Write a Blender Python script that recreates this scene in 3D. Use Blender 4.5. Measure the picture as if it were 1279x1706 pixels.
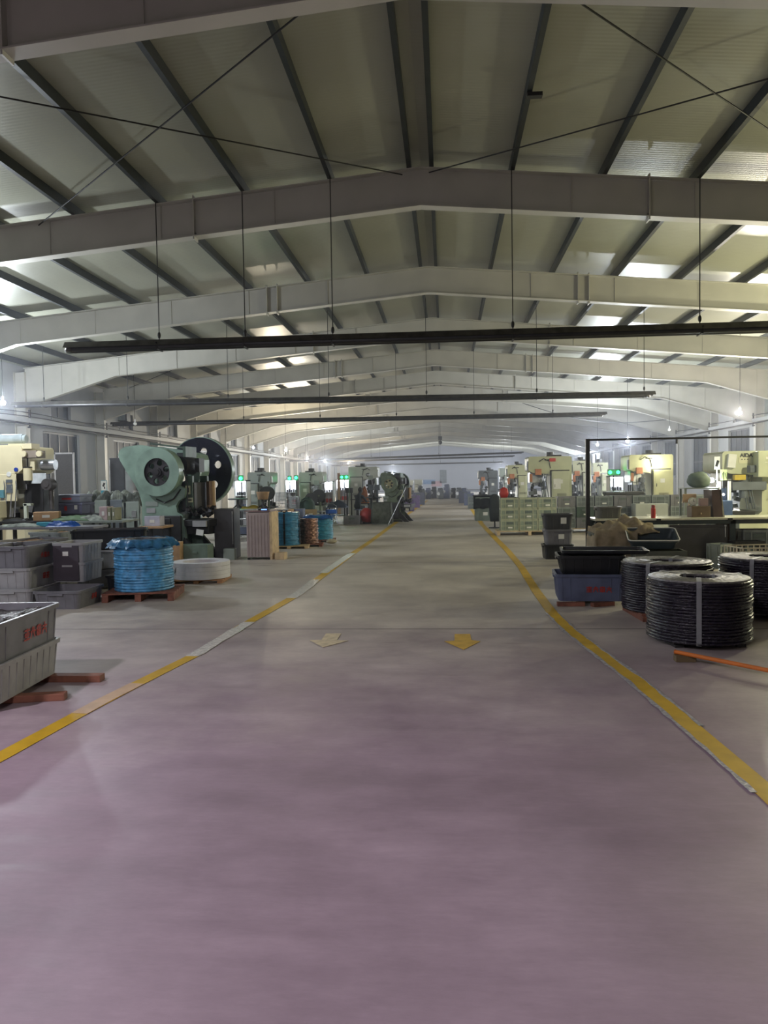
import bpy, bmesh, math, random
from mathutils import Vector, Matrix, Euler
random.seed(7)
PI = math.pi
SC = bpy.context.scene
COL = SC.collection
for _o in list(bpy.data.objects): bpy.data.objects.remove(_o)

# ------------------------------------------------------------------ camera
EYE = 1.6
FPX = 1281.0                       # focal length in pixels of the 1279 x 1706 frame
cam_data = bpy.data.cameras.new('camera')
cam_data.sensor_fit = 'HORIZONTAL'; cam_data.sensor_width = 36.0
cam_data.lens = 36.0 * FPX / 1279.0
cam_data.clip_end = 400; cam_data.clip_start = 0.05
cam = bpy.data.objects.new('camera', cam_data); COL.objects.link(cam)
_r = math.radians(0.72)
_yw = Vector(((741-639.5)/FPX, (853-800)/FPX, -1)).normalized()   # hall axis seen by the camera
_zw = Vector((-math.sin(_r), math.cos(_r), 0)); _zw = (_zw - _yw*_zw.dot(_yw)).normalized()
_xw = _yw.cross(_zw)
RC = Matrix((_xw, _yw, _zw))       # camera -> world
cam.matrix_world = Matrix.Translation((0, 0, EYE)) @ RC.to_4x4()
SC.camera = cam
def at(px, py, Y):                 # point of the plane at depth Y seen at a pixel
    d = RC @ Vector(((px-639.5)/FPX, -(py-853)/FPX, -1))
    return Vector((0, 0, EYE)) + d * (Y/d.y)
def gr(px, py, z=0.0):             # point of the floor seen at a pixel
    d = RC @ Vector(((px-639.5)/FPX, -(py-853)/FPX, -1))
    return Vector((0, 0, EYE)) + d * ((z-EYE)/d.z)

# ------------------------------------------------------------------ exposure, world
vs = SC.view_settings
vs.view_transform = 'Standard'; vs.look = 'None'; vs.gamma = 1.0; vs.use_curve_mapping = False
vs.exposure = 1.30
w = bpy.data.worlds.new('night'); SC.world = w; w.use_nodes = True
w.node_tree.nodes['Background'].inputs[0].default_value = (0.03, 0.035, 0.05, 1)
w.node_tree.nodes['Background'].inputs[1].default_value = 1.0

# ------------------------------------------------------------------ materials
MATS = {}
def M(name, col, rough=0.55, metal=0.0, var=0.12, scale=6.0, bump=0.0, emis=0.0, alpha=1.0, trans=0.0, col2=None):
    if name in MATS: return MATS[name]
    m = bpy.data.materials.new(name); m.use_nodes = True
    nt = m.node_tree; b = nt.nodes['Principled BSDF']
    c = (col[0], col[1], col[2], 1)
    b.inputs['Roughness'].default_value = rough
    b.inputs['Metallic'].default_value = metal
    if emis > 0:
        b.inputs['Base Color'].default_value = c
        b.inputs['Emission Color'].default_value = c
        b.inputs['Emission Strength'].default_value = emis
    else:
        tc = nt.nodes.new('ShaderNodeTexCoord')
        n = nt.nodes.new('ShaderNodeTexNoise'); n.inputs['Scale'].default_value = scale
        n.inputs['Detail'].default_value = 5
        r = nt.nodes.new('ShaderNodeValToRGB')
        d = col2 if col2 else tuple(max(0, x*(1-2*var)) for x in col)
        r.color_ramp.elements[0].position = 0.32; r.color_ramp.elements[1].position = 0.62
        r.color_ramp.elements[0].color = (d[0], d[1], d[2], 1)
        r.color_ramp.elements[1].color = c
        nt.links.new(tc.outputs['Object'], n.inputs['Vector'])
        nt.links.new(n.outputs['Fac'], r.inputs['Fac'])
        nt.links.new(r.outputs['Color'], b.inputs['Base Color'])
        if bump > 0:
            bp = nt.nodes.new('ShaderNodeBump'); bp.inputs['Strength'].default_value = bump
            bp.inputs['Distance'].default_value = 0.02
            nt.links.new(n.outputs['Fac'], bp.inputs['Height'])
            nt.links.new(bp.outputs['Normal'], b.inputs['Normal'])
    if trans > 0: b.inputs['Transmission Weight'].default_value = trans
    if alpha < 1: b.inputs['Alpha'].default_value = alpha
    MATS[name] = m
    return m

m_frame   = M('frame_paint', (0.44, 0.43, 0.385), 0.45, 0, 0.06, 1.5)
m_purlin  = M('purlin_paint', (0.016, 0.022, 0.024), 0.5, 0, 0.2, 4)
m_dark    = M('dark_steel', (0.03, 0.03, 0.032), 0.5, 0.2, 0.2)
m_black   = M('black_plastic', (0.018, 0.019, 0.022), 0.4, 0, 0.2)
m_rod     = M('rod_steel', (0.03, 0.03, 0.03), 0.5, 0.5)
m_steel   = M('bare_steel', (0.45, 0.46, 0.48), 0.35, 0.9, 0.15)
m_hood    = M('heater_hood', (0.11, 0.105, 0.10), 0.35, 0.7, 0.2)
m_grey    = M('grey_plastic', (0.17, 0.17, 0.19), 0.45, 0, 0.12)
m_lgrey   = M('light_grey_plastic', (0.34, 0.34, 0.35), 0.5, 0, 0.10)
m_blueg   = M('blue_grey_plastic', (0.10, 0.12, 0.20), 0.45, 0, 0.12)
m_dblack  = M('black_tub', (0.016, 0.018, 0.022), 0.38, 0, 0.2)
m_cream   = M('cream_crate', (0.38, 0.40, 0.29), 0.6, 0, 0.12)
m_gcrate  = M('grey_green_crate', (0.22, 0.25, 0.25), 0.55, 0, 0.15)
m_wood    = M('pallet_wood', (0.42, 0.22, 0.10), 0.75, 0, 0.22, 9)
m_redwood = M('red_skid_wood', (0.25, 0.095, 0.06), 0.7, 0, 0.25, 9)
m_palew   = M('pale_wood', (0.62, 0.46, 0.28), 0.7, 0, 0.15, 9)
m_bluef   = M('blue_film', (0.10, 0.36, 0.66), 0.35, 0, 0.25, 14, 0.5)
m_blue2   = M('bright_blue_plastic', (0.02, 0.12, 0.50), 0.4, 0, 0.15)
m_white   = M('white_paint', (0.66, 0.65, 0.68), 0.5, 0, 0.08)
m_paper   = M('paper', (0.72, 0.72, 0.68), 0.8, 0, 0.04)
m_red     = M('red_paint', (0.50, 0.035, 0.03), 0.45, 0, 0.15)
m_redink  = M('red_ink', (0.42, 0.045, 0.035), 0.6, 0, 0.1)
m_orange  = M('orange_pipe', (0.62, 0.17, 0.03), 0.4, 0, 0.1)
m_yellow  = M('yellow_paint', (0.55, 0.40, 0.04), 0.5, 0, 0.1)
m_green   = M('press_green', (0.235, 0.335, 0.275), 0.33, 0, 0.16, 3)
m_dgreen  = M('dark_green', (0.05, 0.09, 0.06), 0.45, 0, 0.25)
m_olive   = M('olive_green', (0.10, 0.135, 0.075), 0.5, 0, 0.2)
m_pale    = M('pale_green_press', (0.50, 0.52, 0.36), 0.4, 0, 0.08, 2)
m_yelgr   = M('yellow_green_press', (0.54, 0.54, 0.32), 0.4, 0, 0.08, 2)
m_palew2  = M('white_green_press', (0.52, 0.56, 0.46), 0.45, 0, 0.08, 2)
m_creamp  = M('cream_press', (0.74, 0.66, 0.43), 0.4, 0, 0.06, 2)
m_gpress  = M('grey_press', (0.26, 0.30, 0.27), 0.45, 0, 0.12, 2)
m_gpress2 = M('light_grey_press', (0.42, 0.44, 0.40), 0.45, 0, 0.1, 2)
m_dpress  = M('slate_press', (0.13, 0.15, 0.17), 0.5, 0, 0.2, 3)
m_card    = M('cardboard', (0.46, 0.29, 0.16), 0.8, 0, 0.12)
m_cloth   = M('beige_cloth', (0.60, 0.50, 0.34), 0.9, 0, 0.15, 10, 0.5)
m_gcloth  = M('grey_cloth', (0.20, 0.22, 0.19), 0.9, 0, 0.2, 8, 0.4)
m_ltcloth = M('pale_sheet', (0.48, 0.52, 0.46), 0.7, 0, 0.3, 8, 0.4)
m_pink    = M('pinkish_panel', (0.40, 0.32, 0.31), 0.5, 0, 0.06)
m_copper  = M('copper_wire', (0.34, 0.20, 0.16), 0.3, 0.75, 0.35, 20, 0.5)
m_skin    = M('skin', (0.42, 0.26, 0.19), 0.6)
m_hair    = M('black_hair', (0.012, 0.01, 0.01), 0.7)
m_jacket  = M('dark_jacket', (0.02, 0.028, 0.034), 0.85, 0, 0.2)
m_orangec = M('orange_cloth', (0.55, 0.20, 0.07), 0.8, 0, 0.15)
m_purple  = M('purple_crate', (0.15, 0.11, 0.26), 0.55, 0, 0.15)
m_teal    = M('teal_plastic', (0.03, 0.30, 0.42), 0.45, 0, 0.1)
m_glass   = M('night_glass', (0.035, 0.045, 0.06), 0.6, 0, 0.25, 1.2)
m_sash    = M('window_sash', (0.06, 0.07, 0.08), 0.4, 0.3)
m_ledwht  = M('led_white', (0.9, 0.95, 1.0), emis=9)
m_ledgrn  = M('led_green', (0.03, 1.0, 0.25), emis=3)
m_screen  = M('blue_screen', (0.15, 0.3, 0.9), emis=1.2)
m_parts   = M('metal_parts', (0.17, 0.14, 0.14), 0.4, 0.5, 0.45, 45, 1.0)
m_filmblk = M('black_wrapped_wire', (0.016, 0.013, 0.024), 0.25, 0.1, 0.3, 30, 0.6)
m_strap   = M('white_strap', (0.42, 0.43, 0.45), 0.4, 0, 0.05)
m_coiltop = M('coil_top_steel', (0.20, 0.19, 0.19), 0.45, 0.6, 0.25, 25, 0.6)

# ------------------------------------------------------------------ helpers
def setp(o, label=None, cat=None, group=None, kind=None):
    if label: o['label'] = label
    if cat: o['category'] = cat
    if group: o['group'] = group
    if kind: o['kind'] = kind
    return o
def T(name, label, cat, loc, rz=0.0, group=None, scale=None):
    o = bpy.data.objects.new(name, None); COL.objects.link(o)
    o.empty_display_size = 0.1
    o.location = loc; o.rotation_euler = (0, 0, rz)
    if scale: o.scale = (scale,)*3
    return setp(o, label, cat, group)
def new(): return bmesh.new()
def fin(name, bm, mat, parent=None, bev=0, smooth=False, label=None, sub=0):
    me = bpy.data.meshes.new(name)
    bmesh.ops.recalc_face_normals(bm, faces=bm.faces)
    bm.to_mesh(me); bm.free()
    if isinstance(mat, (list, tuple)):
        for q in mat: me.materials.append(q)
    else: me.materials.append(mat)
    if smooth:
        for p in me.polygons: p.use_smooth = True
    o = bpy.data.objects.new(name, me); COL.objects.link(o)
    if parent: o.parent = parent
    if bev:
        b = o.modifiers.new('bevel', 'BEVEL'); b.width = bev; b.segments = 2; b.limit_method = 'ANGLE'
    if sub:
        s = o.modifiers.new('sub', 'SUBSURF'); s.levels = sub; s.render_levels = sub
    if label: o['label'] = label
    return o
def box(bm, c, s, rot=None):
    m = Matrix.Translation(c)
    if rot is not None: m = m @ (rot if isinstance(rot, Matrix) else Euler(rot).to_matrix().to_4x4())
    m = m @ Matrix.Diagonal((s[0], s[1], s[2], 1))
    return bmesh.ops.create_cube(bm, size=1, matrix=m)['verts']
def bx(bm, x0, x1, y0, y1, z0, z1):
    return box(bm, ((x0+x1)/2, (y0+y1)/2, (z0+z1)/2), (abs(x1-x0), abs(y1-y0), abs(z1-z0)))
def cyl(bm, a, b, r, r2=None, n=16, caps=True):
    a = Vector(a); b = Vector(b); d = b-a
    q = d.to_track_quat('Z', 'Y').to_matrix().to_4x4()
    bmesh.ops.create_cone(bm, cap_ends=caps, segments=n, radius1=r, radius2=r if r2 is None else r2,
                          depth=d.length, matrix=Matrix.Translation((a+b)/2) @ q)
def sph(bm, c, r, s=(1, 1, 1), n=12):
    bmesh.ops.create_uvsphere(bm, u_segments=n, v_segments=max(6, n//2+1), radius=r,
                              matrix=Matrix.Translation(c) @ Matrix.Diagonal((s[0], s[1], s[2], 1)))
def tube(bm, pts, r, n=8):
    pts = [Vector(p) for p in pts]
    rings = []
    for i, p in enumerate(pts):
        d = (pts[min(i+1, len(pts)-1)] - pts[max(i-1, 0)]).normalized()
        q = d.to_track_quat('Z', 'Y')
        rings.append([bm.verts.new(p + q @ Vector((r*math.cos(k*2*PI/n), r*math.sin(k*2*PI/n), 0))) for k in range(n)])
    for a, b in zip(rings, rings[1:]):
        for k in range(n): bm.faces.new((a[k], a[(k+1) % n], b[(k+1) % n], b[k]))
    bm.faces.new(rings[0]); bm.faces.new(rings[-1])
def loft(bm, rings, cap0=True, cap1=True):
    R = [[bm.verts.new(p) for p in r] for r in rings]
    n = len(R[0])
    for a, b in zip(R, R[1:]):
        for k in range(n): bm.faces.new((a[k], a[(k+1) % n], b[(k+1) % n], b[k]))
    if cap0: bm.faces.new(R[0])
    if cap1: bm.faces.new(R[-1])
    return R
def rrect(L, W, r, z, n=4):
    out = []
    for cx, cy, a0 in ((L/2-r, W/2-r, 0), (-L/2+r, W/2-r, 90), (-L/2+r, -W/2+r, 180), (L/2-r, -W/2+r, 270)):
        for k in range(n+1):
            a = math.radians(a0 + 90*k/n)
            out.append(Vector((cx + r*math.cos(a), cy + r*math.sin(a), z)))
    return out
def lathe(bm, prof, n=40, c=(0, 0, 0), wob=0.0):
    rings = []
    for i, (r, z) in enumerate(prof):
        ring = []
        for k in range(n):
            a = 2*PI*k/n
            rr = r + (random.uniform(-wob, wob) if r > 0.05 else 0)
            ring.append(Vector((c[0]+rr*math.cos(a), c[1]+rr*math.sin(a), c[2]+z)))
        rings.append(ring)
    loft(bm, rings, False, False)
def plate(outer, holes, thick, name='plate'):     # polygon with holes (x,z), thickness along y, as a bmesh
    cu = bpy.data.curves.new(name, 'CURVE'); cu.dimensions = '2D'; cu.fill_mode = 'BOTH'; cu.extrude = thick/2
    for poly in [outer]+list(holes):
        s = cu.splines.new('POLY'); s.points.add(len(poly)-1)
        for i, p in enumerate(poly): s.points[i].co = (p[0], p[1], 0, 1)
        s.use_cyclic_u = True
    ob = bpy.data.objects.new(name, cu)
    me = bpy.data.meshes.new_from_object(ob)
    bm = bmesh.new(); bm.from_mesh(me)
    bmesh.ops.rotate(bm, verts=bm.verts, cent=(0, 0, 0), matrix=Matrix.Rotation(PI/2, 3, 'X'))
    bpy.data.objects.remove(ob); bpy.data.curves.remove(cu); bpy.data.meshes.remove(me)
    return bm
def circ(cx, cz, r, n=28, a0=0, a1=360):
    full = abs(a1-a0) >= 360
    m = n if full else n+1
    return [(cx + r*math.cos(math.radians(a0+(a1-a0)*k/n)), cz + r*math.sin(math.radians(a0+(a1-a0)*k/n))) for k in range(m)]
def text(name, s, size, mat, parent, loc, rot, ext=0.003, bold=0.0):
    cu = bpy.data.curves.new(name, 'FONT'); cu.body = s; cu.size = size; cu.extrude = ext; cu.offset = bold
    cu.align_x = 'CENTER'; cu.align_y = 'CENTER'
    ob = bpy.data.objects.new(name, cu)
    me = bpy.data.meshes.new_from_object(ob)
    bpy.data.objects.remove(ob); bpy.data.curves.remove(cu)
    me.materials.clear(); me.materials.append(mat)
    o = bpy.data.objects.new(name, me); COL.objects.link(o)
    if parent: o.parent = parent
    o.location = loc; o.rotation_euler = rot
    return o

# ------------------------------------------------------------------ hall measures
XR = -0.35                      # ridge
XL, XRT = -14.5, 14.8           # inner faces of the long walls
Y0, Y1 = -10.0, 104.5           # end walls
SL = 0.09                       # roof slope
def TOP(x): return 6.85 - SL*abs(x-XR)          # top of the frames
ROOF = 0.17
FR = [7.45] + [13.2 + 6*k for k in range(16)]   # frame depths
BACKFR = [1.4, -4.6]

# ------------------------------------------------------------------ lamps
def lamp(X, Y, Z, power, col, label, ceil=None, r=0.12, shade=False, cat='lamp', group=None):
    t = T('hanging_lamp', label, cat, (X, Y, Z), 0, group)
    top = (TOP(X)+0.0 if ceil is None else ceil) + ROOF - Z
    b = new(); cyl(b, (0, 0, 0.16), (0, 0, top), 0.008, n=6); fin('cord', b, m_rod, t)
    b = new(); cyl(b, (0, 0, 0.07), (0, 0, 0.17), 0.03, 0.02, n=12); fin('socket', b, m_white, t)
    mt = M('bulb_%d_%d_%d' % tuple(int(c*99) for c in col), col, emis=30 if power else 0) if power else m_paper
    b = new(); sph(b, (0, 0, 0), 0.065, n=14); fin('bulb', b, mt, t, smooth=True)
    if shade:
        b = new(); lathe(b, [(0.03, 0.16), (0.10, 0.14), (0.27, -0.02), (0.265, -0.03), (0.09, 0.12), (0.02, 0.14)], 28)
        fin('lamp_shade', b, m_dark, t, smooth=True)
    if power:
        ld = bpy.data.lights.new('bulb_light', 'POINT'); ld.energy = power; ld.color = col; ld.shadow_soft_size = r
        lo = bpy.data.objects.new('bulb_light', ld); COL.objects.link(lo); lo.parent = t
    return t
COOL = (0.86, 0.93, 1.0); WARM = (1.0, 0.87, 0.66); NEUT = (1.0, 0.93, 0.80); YG = (1.0, 0.95, 0.62)
PW = 1.8
def lampx(px, py, Y, power, col, label, **k):
    p = at(px, py, Y); return lamp(p.x, p.y, p.z, power*PW, col, label, **k)
# lamps the photograph shows
lampx(5, 671, 20.0, 320, COOL, 'bright cold white lamp hanging above the cream press at the left edge', r=0.13)
lampx(476, 750, 42, 330, WARM, 'warm yellow lamp hanging over the left machine row, first of the far lit lamps')
lampx(512, 764, 52, 400, NEUT, 'pale white lamp over the left machine row between the warm lamp and the blue-white one')
lampx(541, 769, 62, 460, COOL, 'blue-white lamp over the far left machines')
lampx(580, 772, 74, 420, WARM, 'small warm lamp above the grey press with a round hole')
lampx(1232, 688, 25.5, 300, NEUT, 'warm white lamp high near the right wall above the pale press with lettering')
lampx(1045, 735, 33, 420, COOL, 'bright white lamp over the right machine row above the yellow-green press')
lampx(995, 741, 42, 420, COOL, 'white lamp seen just beside the gantry post on the right')
lampx(961, 756, 80, 420, COOL, 'faint bluish lamp far down the right side above the pale presses')
lampx(225, 706, 27.5, 0, COOL, 'unlit white bulb hanging in front of the left wall')
lampx(1115, 716, 36, 0, COOL, 'unlit white bulb hanging by the right wall windows')
lampx(422, 746, 47, 12, COOL, 'dim small bulb hanging over the left machine row')
# lamps out of view; those labelled added only brighten the floor and far end
lamp(-9.0, 7.5, 3.1, 70*PW, COOL, 'cold white lamp on the left beside the near aisle', shade=True)
lamp(8.3, 13.7, 3.4, 210*PW, YG, 'warm lamp on the right beside the near presses')
lamp(-4.6, 2.6, 4.0, 165*PW, (0.97, 0.90, 1.0), 'added unseen shaded lamp over the left side of the aisle near the viewer', shade=True)  # added shaded lamps light the near floor and keep the ceiling dark
lamp(-1.6, -0.8, 4.3, 120*PW, (1.0, 0.95, 0.97), 'added unseen shaded lamp over the aisle just behind the viewer', shade=True)
lamp(4.0, -5.5, 3.9, 40*PW, (0.98, 0.90, 1.0), 'added unseen shaded lamp over the aisle farther behind the viewer', shade=True)
lamp(-9.5, -4.0, 3.6, 25*PW, NEUT, 'added fill lamp on the left behind the viewer')  # added fill from behind the viewer, both sides
lamp(9.5, -4.0, 3.6, 15*PW, YG, 'added fill lamp on the right behind the viewer')
lamp(-8.7, 13.5, 4.4, 150*PW, COOL, 'added cold white fill lamp on the left outside the picture beside the stacked tubs')  # added out of frame to brighten the middle of the floor
lamp(9.3, 18.0, 3.4, 210*PW, YG, 'added warm fill lamp on the right outside the picture near the pale press')  # added out of frame, also for the mid floor
lamp(-6.3, 93.0, 2.6, 700*PW, COOL, 'added fill lamp hidden behind the far left machines')  # added unseen lamps on both sides brighten the far end wall
lamp(6.8, 93.0, 2.6, 700*PW, COOL, 'added fill lamp hidden behind the far right machines')
# ------------------------------------------------------------------ floor
def floor_mat():
    m = bpy.data.materials.new('concrete'); m.use_nodes = True
    nt = m.node_tree; b = nt.nodes['Principled BSDF']; L = nt.links.new
    tc = nt.nodes.new('ShaderNodeTexCoord')
    sep = nt.nodes.new('ShaderNodeSeparateXYZ'); L(tc.outputs['Object'], sep.inputs[0])
    def noise(s, det=6, rough=0.6, vec=None):
        n = nt.nodes.new('ShaderNodeTexNoise'); n.inputs['Scale'].default_value = s
        n.inputs['Detail'].default_value = det; n.inputs['Roughness'].default_value = rough
        L(vec if vec else tc.outputs['Object'], n.inputs['Vector']); return n
    mp = nt.nodes.new('ShaderNodeMapping'); mp.inputs['Scale'].default_value = (0.5, 1.6, 1)
    L(tc.outputs['Object'], mp.inputs['Vector'])
    n1 = noise(0.55, 7, 0.62); n2 = noise(3.0, 8, 0.7, mp.outputs[0]); n3 = noise(22, 4, 0.7, mp.outputs[0])
    def mathn(op, a, bb):
        x = nt.nodes.new('ShaderNodeMath'); x.operation = op
        for i, v in enumerate((a, bb)):
            if isinstance(v, (int, float)): x.inputs[i].default_value = v
            else: L(v, x.inputs[i])
        return x.outputs[0]
    def ramp(f, stops):
        r = nt.nodes.new('ShaderNodeValToRGB'); L(f, r.inputs['Fac'])
        while len(r.color_ramp.elements) < len(stops): r.color_ramp.elements.new(0.5)
        for e, (p, c) in zip(r.color_ramp.elements, stops): e.position = p; e.color = (c[0], c[1], c[2], 1)
        return r.outputs['Color']
    def mix(f, a, c, mode='MIX'):
        x = nt.nodes.new('ShaderNodeMix'); x.data_type = 'RGBA'; x.blend_type = mode
        if isinstance(f, (int, float)): x.inputs['Factor'].default_value = f
        else: L(f, x.inputs['Factor'])
        for sck, v in ((x.inputs['A'], a), (x.inputs['B'], c)):
            if isinstance(v, tuple): sck.default_value = (v[0], v[1], v[2], 1)
            else: L(v, sck)
        return x.outputs['Result']
    # mauve light cast near the viewer and brighter floor further in, painted into the colour
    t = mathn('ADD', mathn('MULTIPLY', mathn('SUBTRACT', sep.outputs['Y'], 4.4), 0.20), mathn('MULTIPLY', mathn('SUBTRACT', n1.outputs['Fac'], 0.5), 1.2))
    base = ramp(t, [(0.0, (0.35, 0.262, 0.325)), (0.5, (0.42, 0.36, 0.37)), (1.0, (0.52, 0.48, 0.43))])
    blot = ramp(n1.outputs['Fac'], [(0.36, (0.72, 0.70, 0.71)), (0.60, (1.05, 1.04, 1.04))])
    fine = ramp(n2.outputs['Fac'], [(0.3, (0.84, 0.83, 0.84)), (0.7, (1.08, 1.08, 1.08))])
    grain = ramp(n3.outputs['Fac'], [(0.3, (0.94, 0.94, 0.94)), (0.7, (1.04, 1.04, 1.04))])
    c = mix(1.0, base, blot, 'MULTIPLY'); c = mix(1.0, c, fine, 'MULTIPLY'); c = mix(1.0, c, grain, 'MULTIPLY')
    n4 = noise(1.3, 3, 0.5, mp.outputs[0])
    st = ramp(n4.outputs['Fac'], [(0.70, (0, 0, 0)), (0.76, (1, 1, 1))])
    c = mix(mathn('MULTIPLY', st, 0.45), c, (0.10, 0.06, 0.06))
    # joints between slabs
    yy = mathn('MODULO', mathn('ADD', sep.outputs['Y'], 6.75*20 - 8.23), 6.75)
    wob = mathn('MULTIPLY', mathn('SUBTRACT', n2.outputs['Fac'], 0.5), 0.03)
    j = mathn('LESS_THAN', mathn('ADD', yy, wob), 0.03)
    c = mix(mathn('MULTIPLY', j, 0.75), c, (0.05, 0.04, 0.045))
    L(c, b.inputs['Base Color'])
    rr = ramp(n2.outputs['Fac'], [(0.3, (0.42, 0.42, 0.42)), (0.7, (0.62, 0.62, 0.62))])
    L(rr, b.inputs['Roughness'])
    bp = nt.nodes.new('ShaderNodeBump'); bp.inputs['Strength'].default_value = 0.15; bp.inputs['Distance'].default_value = 0.01
    L(n2.outputs['Fac'], bp.inputs['Height']); L(bp.outputs['Normal'], b.inputs['Normal'])
    return m
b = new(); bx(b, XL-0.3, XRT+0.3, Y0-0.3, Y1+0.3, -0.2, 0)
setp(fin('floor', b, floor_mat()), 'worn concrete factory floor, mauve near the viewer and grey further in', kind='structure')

# ------------------------------------------------------------------ roof
def roof_mat():
    m = bpy.data.materials.new('roof_panels'); m.use_nodes = True
    nt = m.node_tree; b = nt.nodes['Principled BSDF']; L = nt.links.new
    tc = nt.nodes.new('ShaderNodeTexCoord')
    wv = nt.nodes.new('ShaderNodeTexWave'); wv.bands_direction = 'Y'; wv.inputs['Scale'].default_value = 4.0
    wv.inputs['Distortion'].default_value = 0.15
    L(tc.outputs['Object'], wv.inputs['Vector'])
    n = nt.nodes.new('ShaderNodeTexNoise'); n.inputs['Scale'].default_value = 0.7; L(tc.outputs['Object'], n.inputs['Vector'])
    r = nt.nodes.new('ShaderNodeValToRGB'); L(n.outputs['Fac'], r.inputs['Fac'])
    r.color_ramp.elements[0].color = (0.27, 0.275, 0.215, 1); r.color_ramp.elements[1].color = (0.33, 0.335, 0.27, 1)
    L(r.outputs['Color'], b.inputs['Base Color'])
    b.inputs['Roughness'].default_value = 0.36; b.inputs['Metallic'].default_value = 0.12
    bp = nt.nodes.new('ShaderNodeBump'); bp.inputs['Strength'].default_value = 0.12; bp.inputs['Distance'].default_value = 0.008
    L(wv.outputs['Fac'], bp.inputs['Height']); L(bp.outputs['Normal'], b.inputs['Normal'])
    return m
m_roof = roof_mat()
b = new()
for xa, xb in ((XL-0.4, XR), (XR, XRT+0.4)):
    za, zb = TOP(xa)+ROOF, TOP(xb)+ROOF
    vv = [b.verts.new(p) for p in ((xa, Y0-0.3, za), (xb, Y0-0.3, zb), (xb, Y1+0.3, zb), (xa, Y1+0.3, za),
                                   (xa, Y0-0.3, za+0.12), (xb, Y0-0.3, zb+0.12), (xb, Y1+0.3, zb+0.12), (xa, Y1+0.3, za+0.12))]
    for f in ((0, 1, 2, 3), (4, 5, 6, 7), (0, 1, 5, 4), (2, 3, 7, 6), (0, 3, 7, 4), (1, 2, 6, 5)): b.faces.new([vv[i] for i in f])
setp(fin('ceiling', b, m_roof), 'ribbed grey metal roof sheeting of the pitched hall roof', kind='structure')

# ------------------------------------------------------------------ walls with window openings
m_wall = M('wall_plaster', (0.33, 0.34, 0.345), 0.7, 0, 0.06, 1.0)
m_endw = M('end_wall', (0.30, 0.31, 0.36), 0.7, 0, 0.05, 0.6)
def long_wall(name, xin, sgn, openings, label, ytop):
    # openings: (y0,y1,z0,z1)
    b = new(); x0, x1 = xin, xin+sgn*0.3
    ys = sorted(set([Y0, Y1] + [o[0] for o in openings] + [o[1] for o in openings]))
    for a, c in zip(ys, ys[1:]):
        mid = (a+c)/2
        ops = sorted([(o[2], o[3]) for o in openings if o[0] < mid < o[1]])
        z = 0
        for (p, q) in ops:
            if p > z: bx(b, x0, x1, a, c, z, p)
            z = q
        bx(b, x0, x1, a, c, z, ytop)
    return setp(fin(name, b, m_wall), label, kind='structure')
winL, winR = [], []
for k in range(-3, 14):
    cy = 28.3 + 6*k
    if -8 < cy < 102: winL += [(cy-1.4, cy+1.4, 1.3, 3.62)]; winL += [(cy-0.75, cy+0.75, 4.15, 4.85)]
    cy = 40.25 + 6*k
    if -8 < cy < 102: winR += [(cy-1.4, cy+1.4, 1.6, 3.95)]; winR += [(cy-0.75, cy+0.75, 4.3, 4.95)]
for k in (-1, -2, -3, -4): 
    pass
long_wall('wall_left', XL, -1, winL, 'grey plastered long wall on the left with tall dark windows', TOP(XL)+ROOF+0.05)
long_wall('wall_right', XRT, 1, winR, 'grey-green plastered long wall on the right with tall windows', TOP(XRT)+ROOF+0.05)
for nm, yy, lab in (('wall_back', Y1, 'far gable wall at the end of the hall'), ('wall_front', Y0-0.3, 'gable wall behind the viewer')):
    out = [(XL-0.3, 0), (XRT+0.3, 0), (XRT+0.3, TOP(XRT)+ROOF), (XR, TOP(XR)+ROOF), (XL-0.3, TOP(XL)+ROOF)]
    b = plate(out, [], 0.3); bmesh.ops.translate(b, verts=b.verts, vec=(0, yy+0.15, 0))
    setp(fin(nm, b, m_endw), lab, kind='structure')
wn = 0
for side, lst, xin, sgn in (('left', winL, XL, -1), ('right', winR, XRT, 1)):
    for (a, c, p, q) in lst:
        wn += 1
        big = q-p > 1
        b = new(); xx = xin+sgn*0.15
        f = 0.07
        bx(b, xx-0.04, xx+0.04, a, a+f, p, q); bx(b, xx-0.04, xx+0.04, c-f, c, p, q)
        bx(b, xx-0.04, xx+0.04, a, c, p, p+f); bx(b, xx-0.04, xx+0.04, a, c, q-f, q)
        if big:
            for s in (1, 2, 3): bx(b, xx-0.03, xx+0.03, a+(c-a)*s/4-0.035, a+(c-a)*s/4+0.035, p, q)
            bx(b, xx-0.03, xx+0.03, a, c, p+(q-p)*0.36-0.03, p+(q-p)*0.36+0.03)
        else: bx(b, xx-0.03, xx+0.03, (a+c)/2-0.03, (a+c)/2+0.03, p, q)
        o = fin('window_%d' % wn, b, m_sash)
        setp(o, ('tall dark window of the %s wall' if big else 'small high window of the %s wall') % side, kind='structure')
        g = new(); bx(g, xx+sgn*0.0-0.006, xx+0.006, a, c, p, q); fin('pane', g, m_glass, o)
        s = new(); bx(s, xin-sgn*0.05, xx, a-0.05, c+0.05, p-0.06, p); fin('sill', s, m_wall, o)

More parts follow.
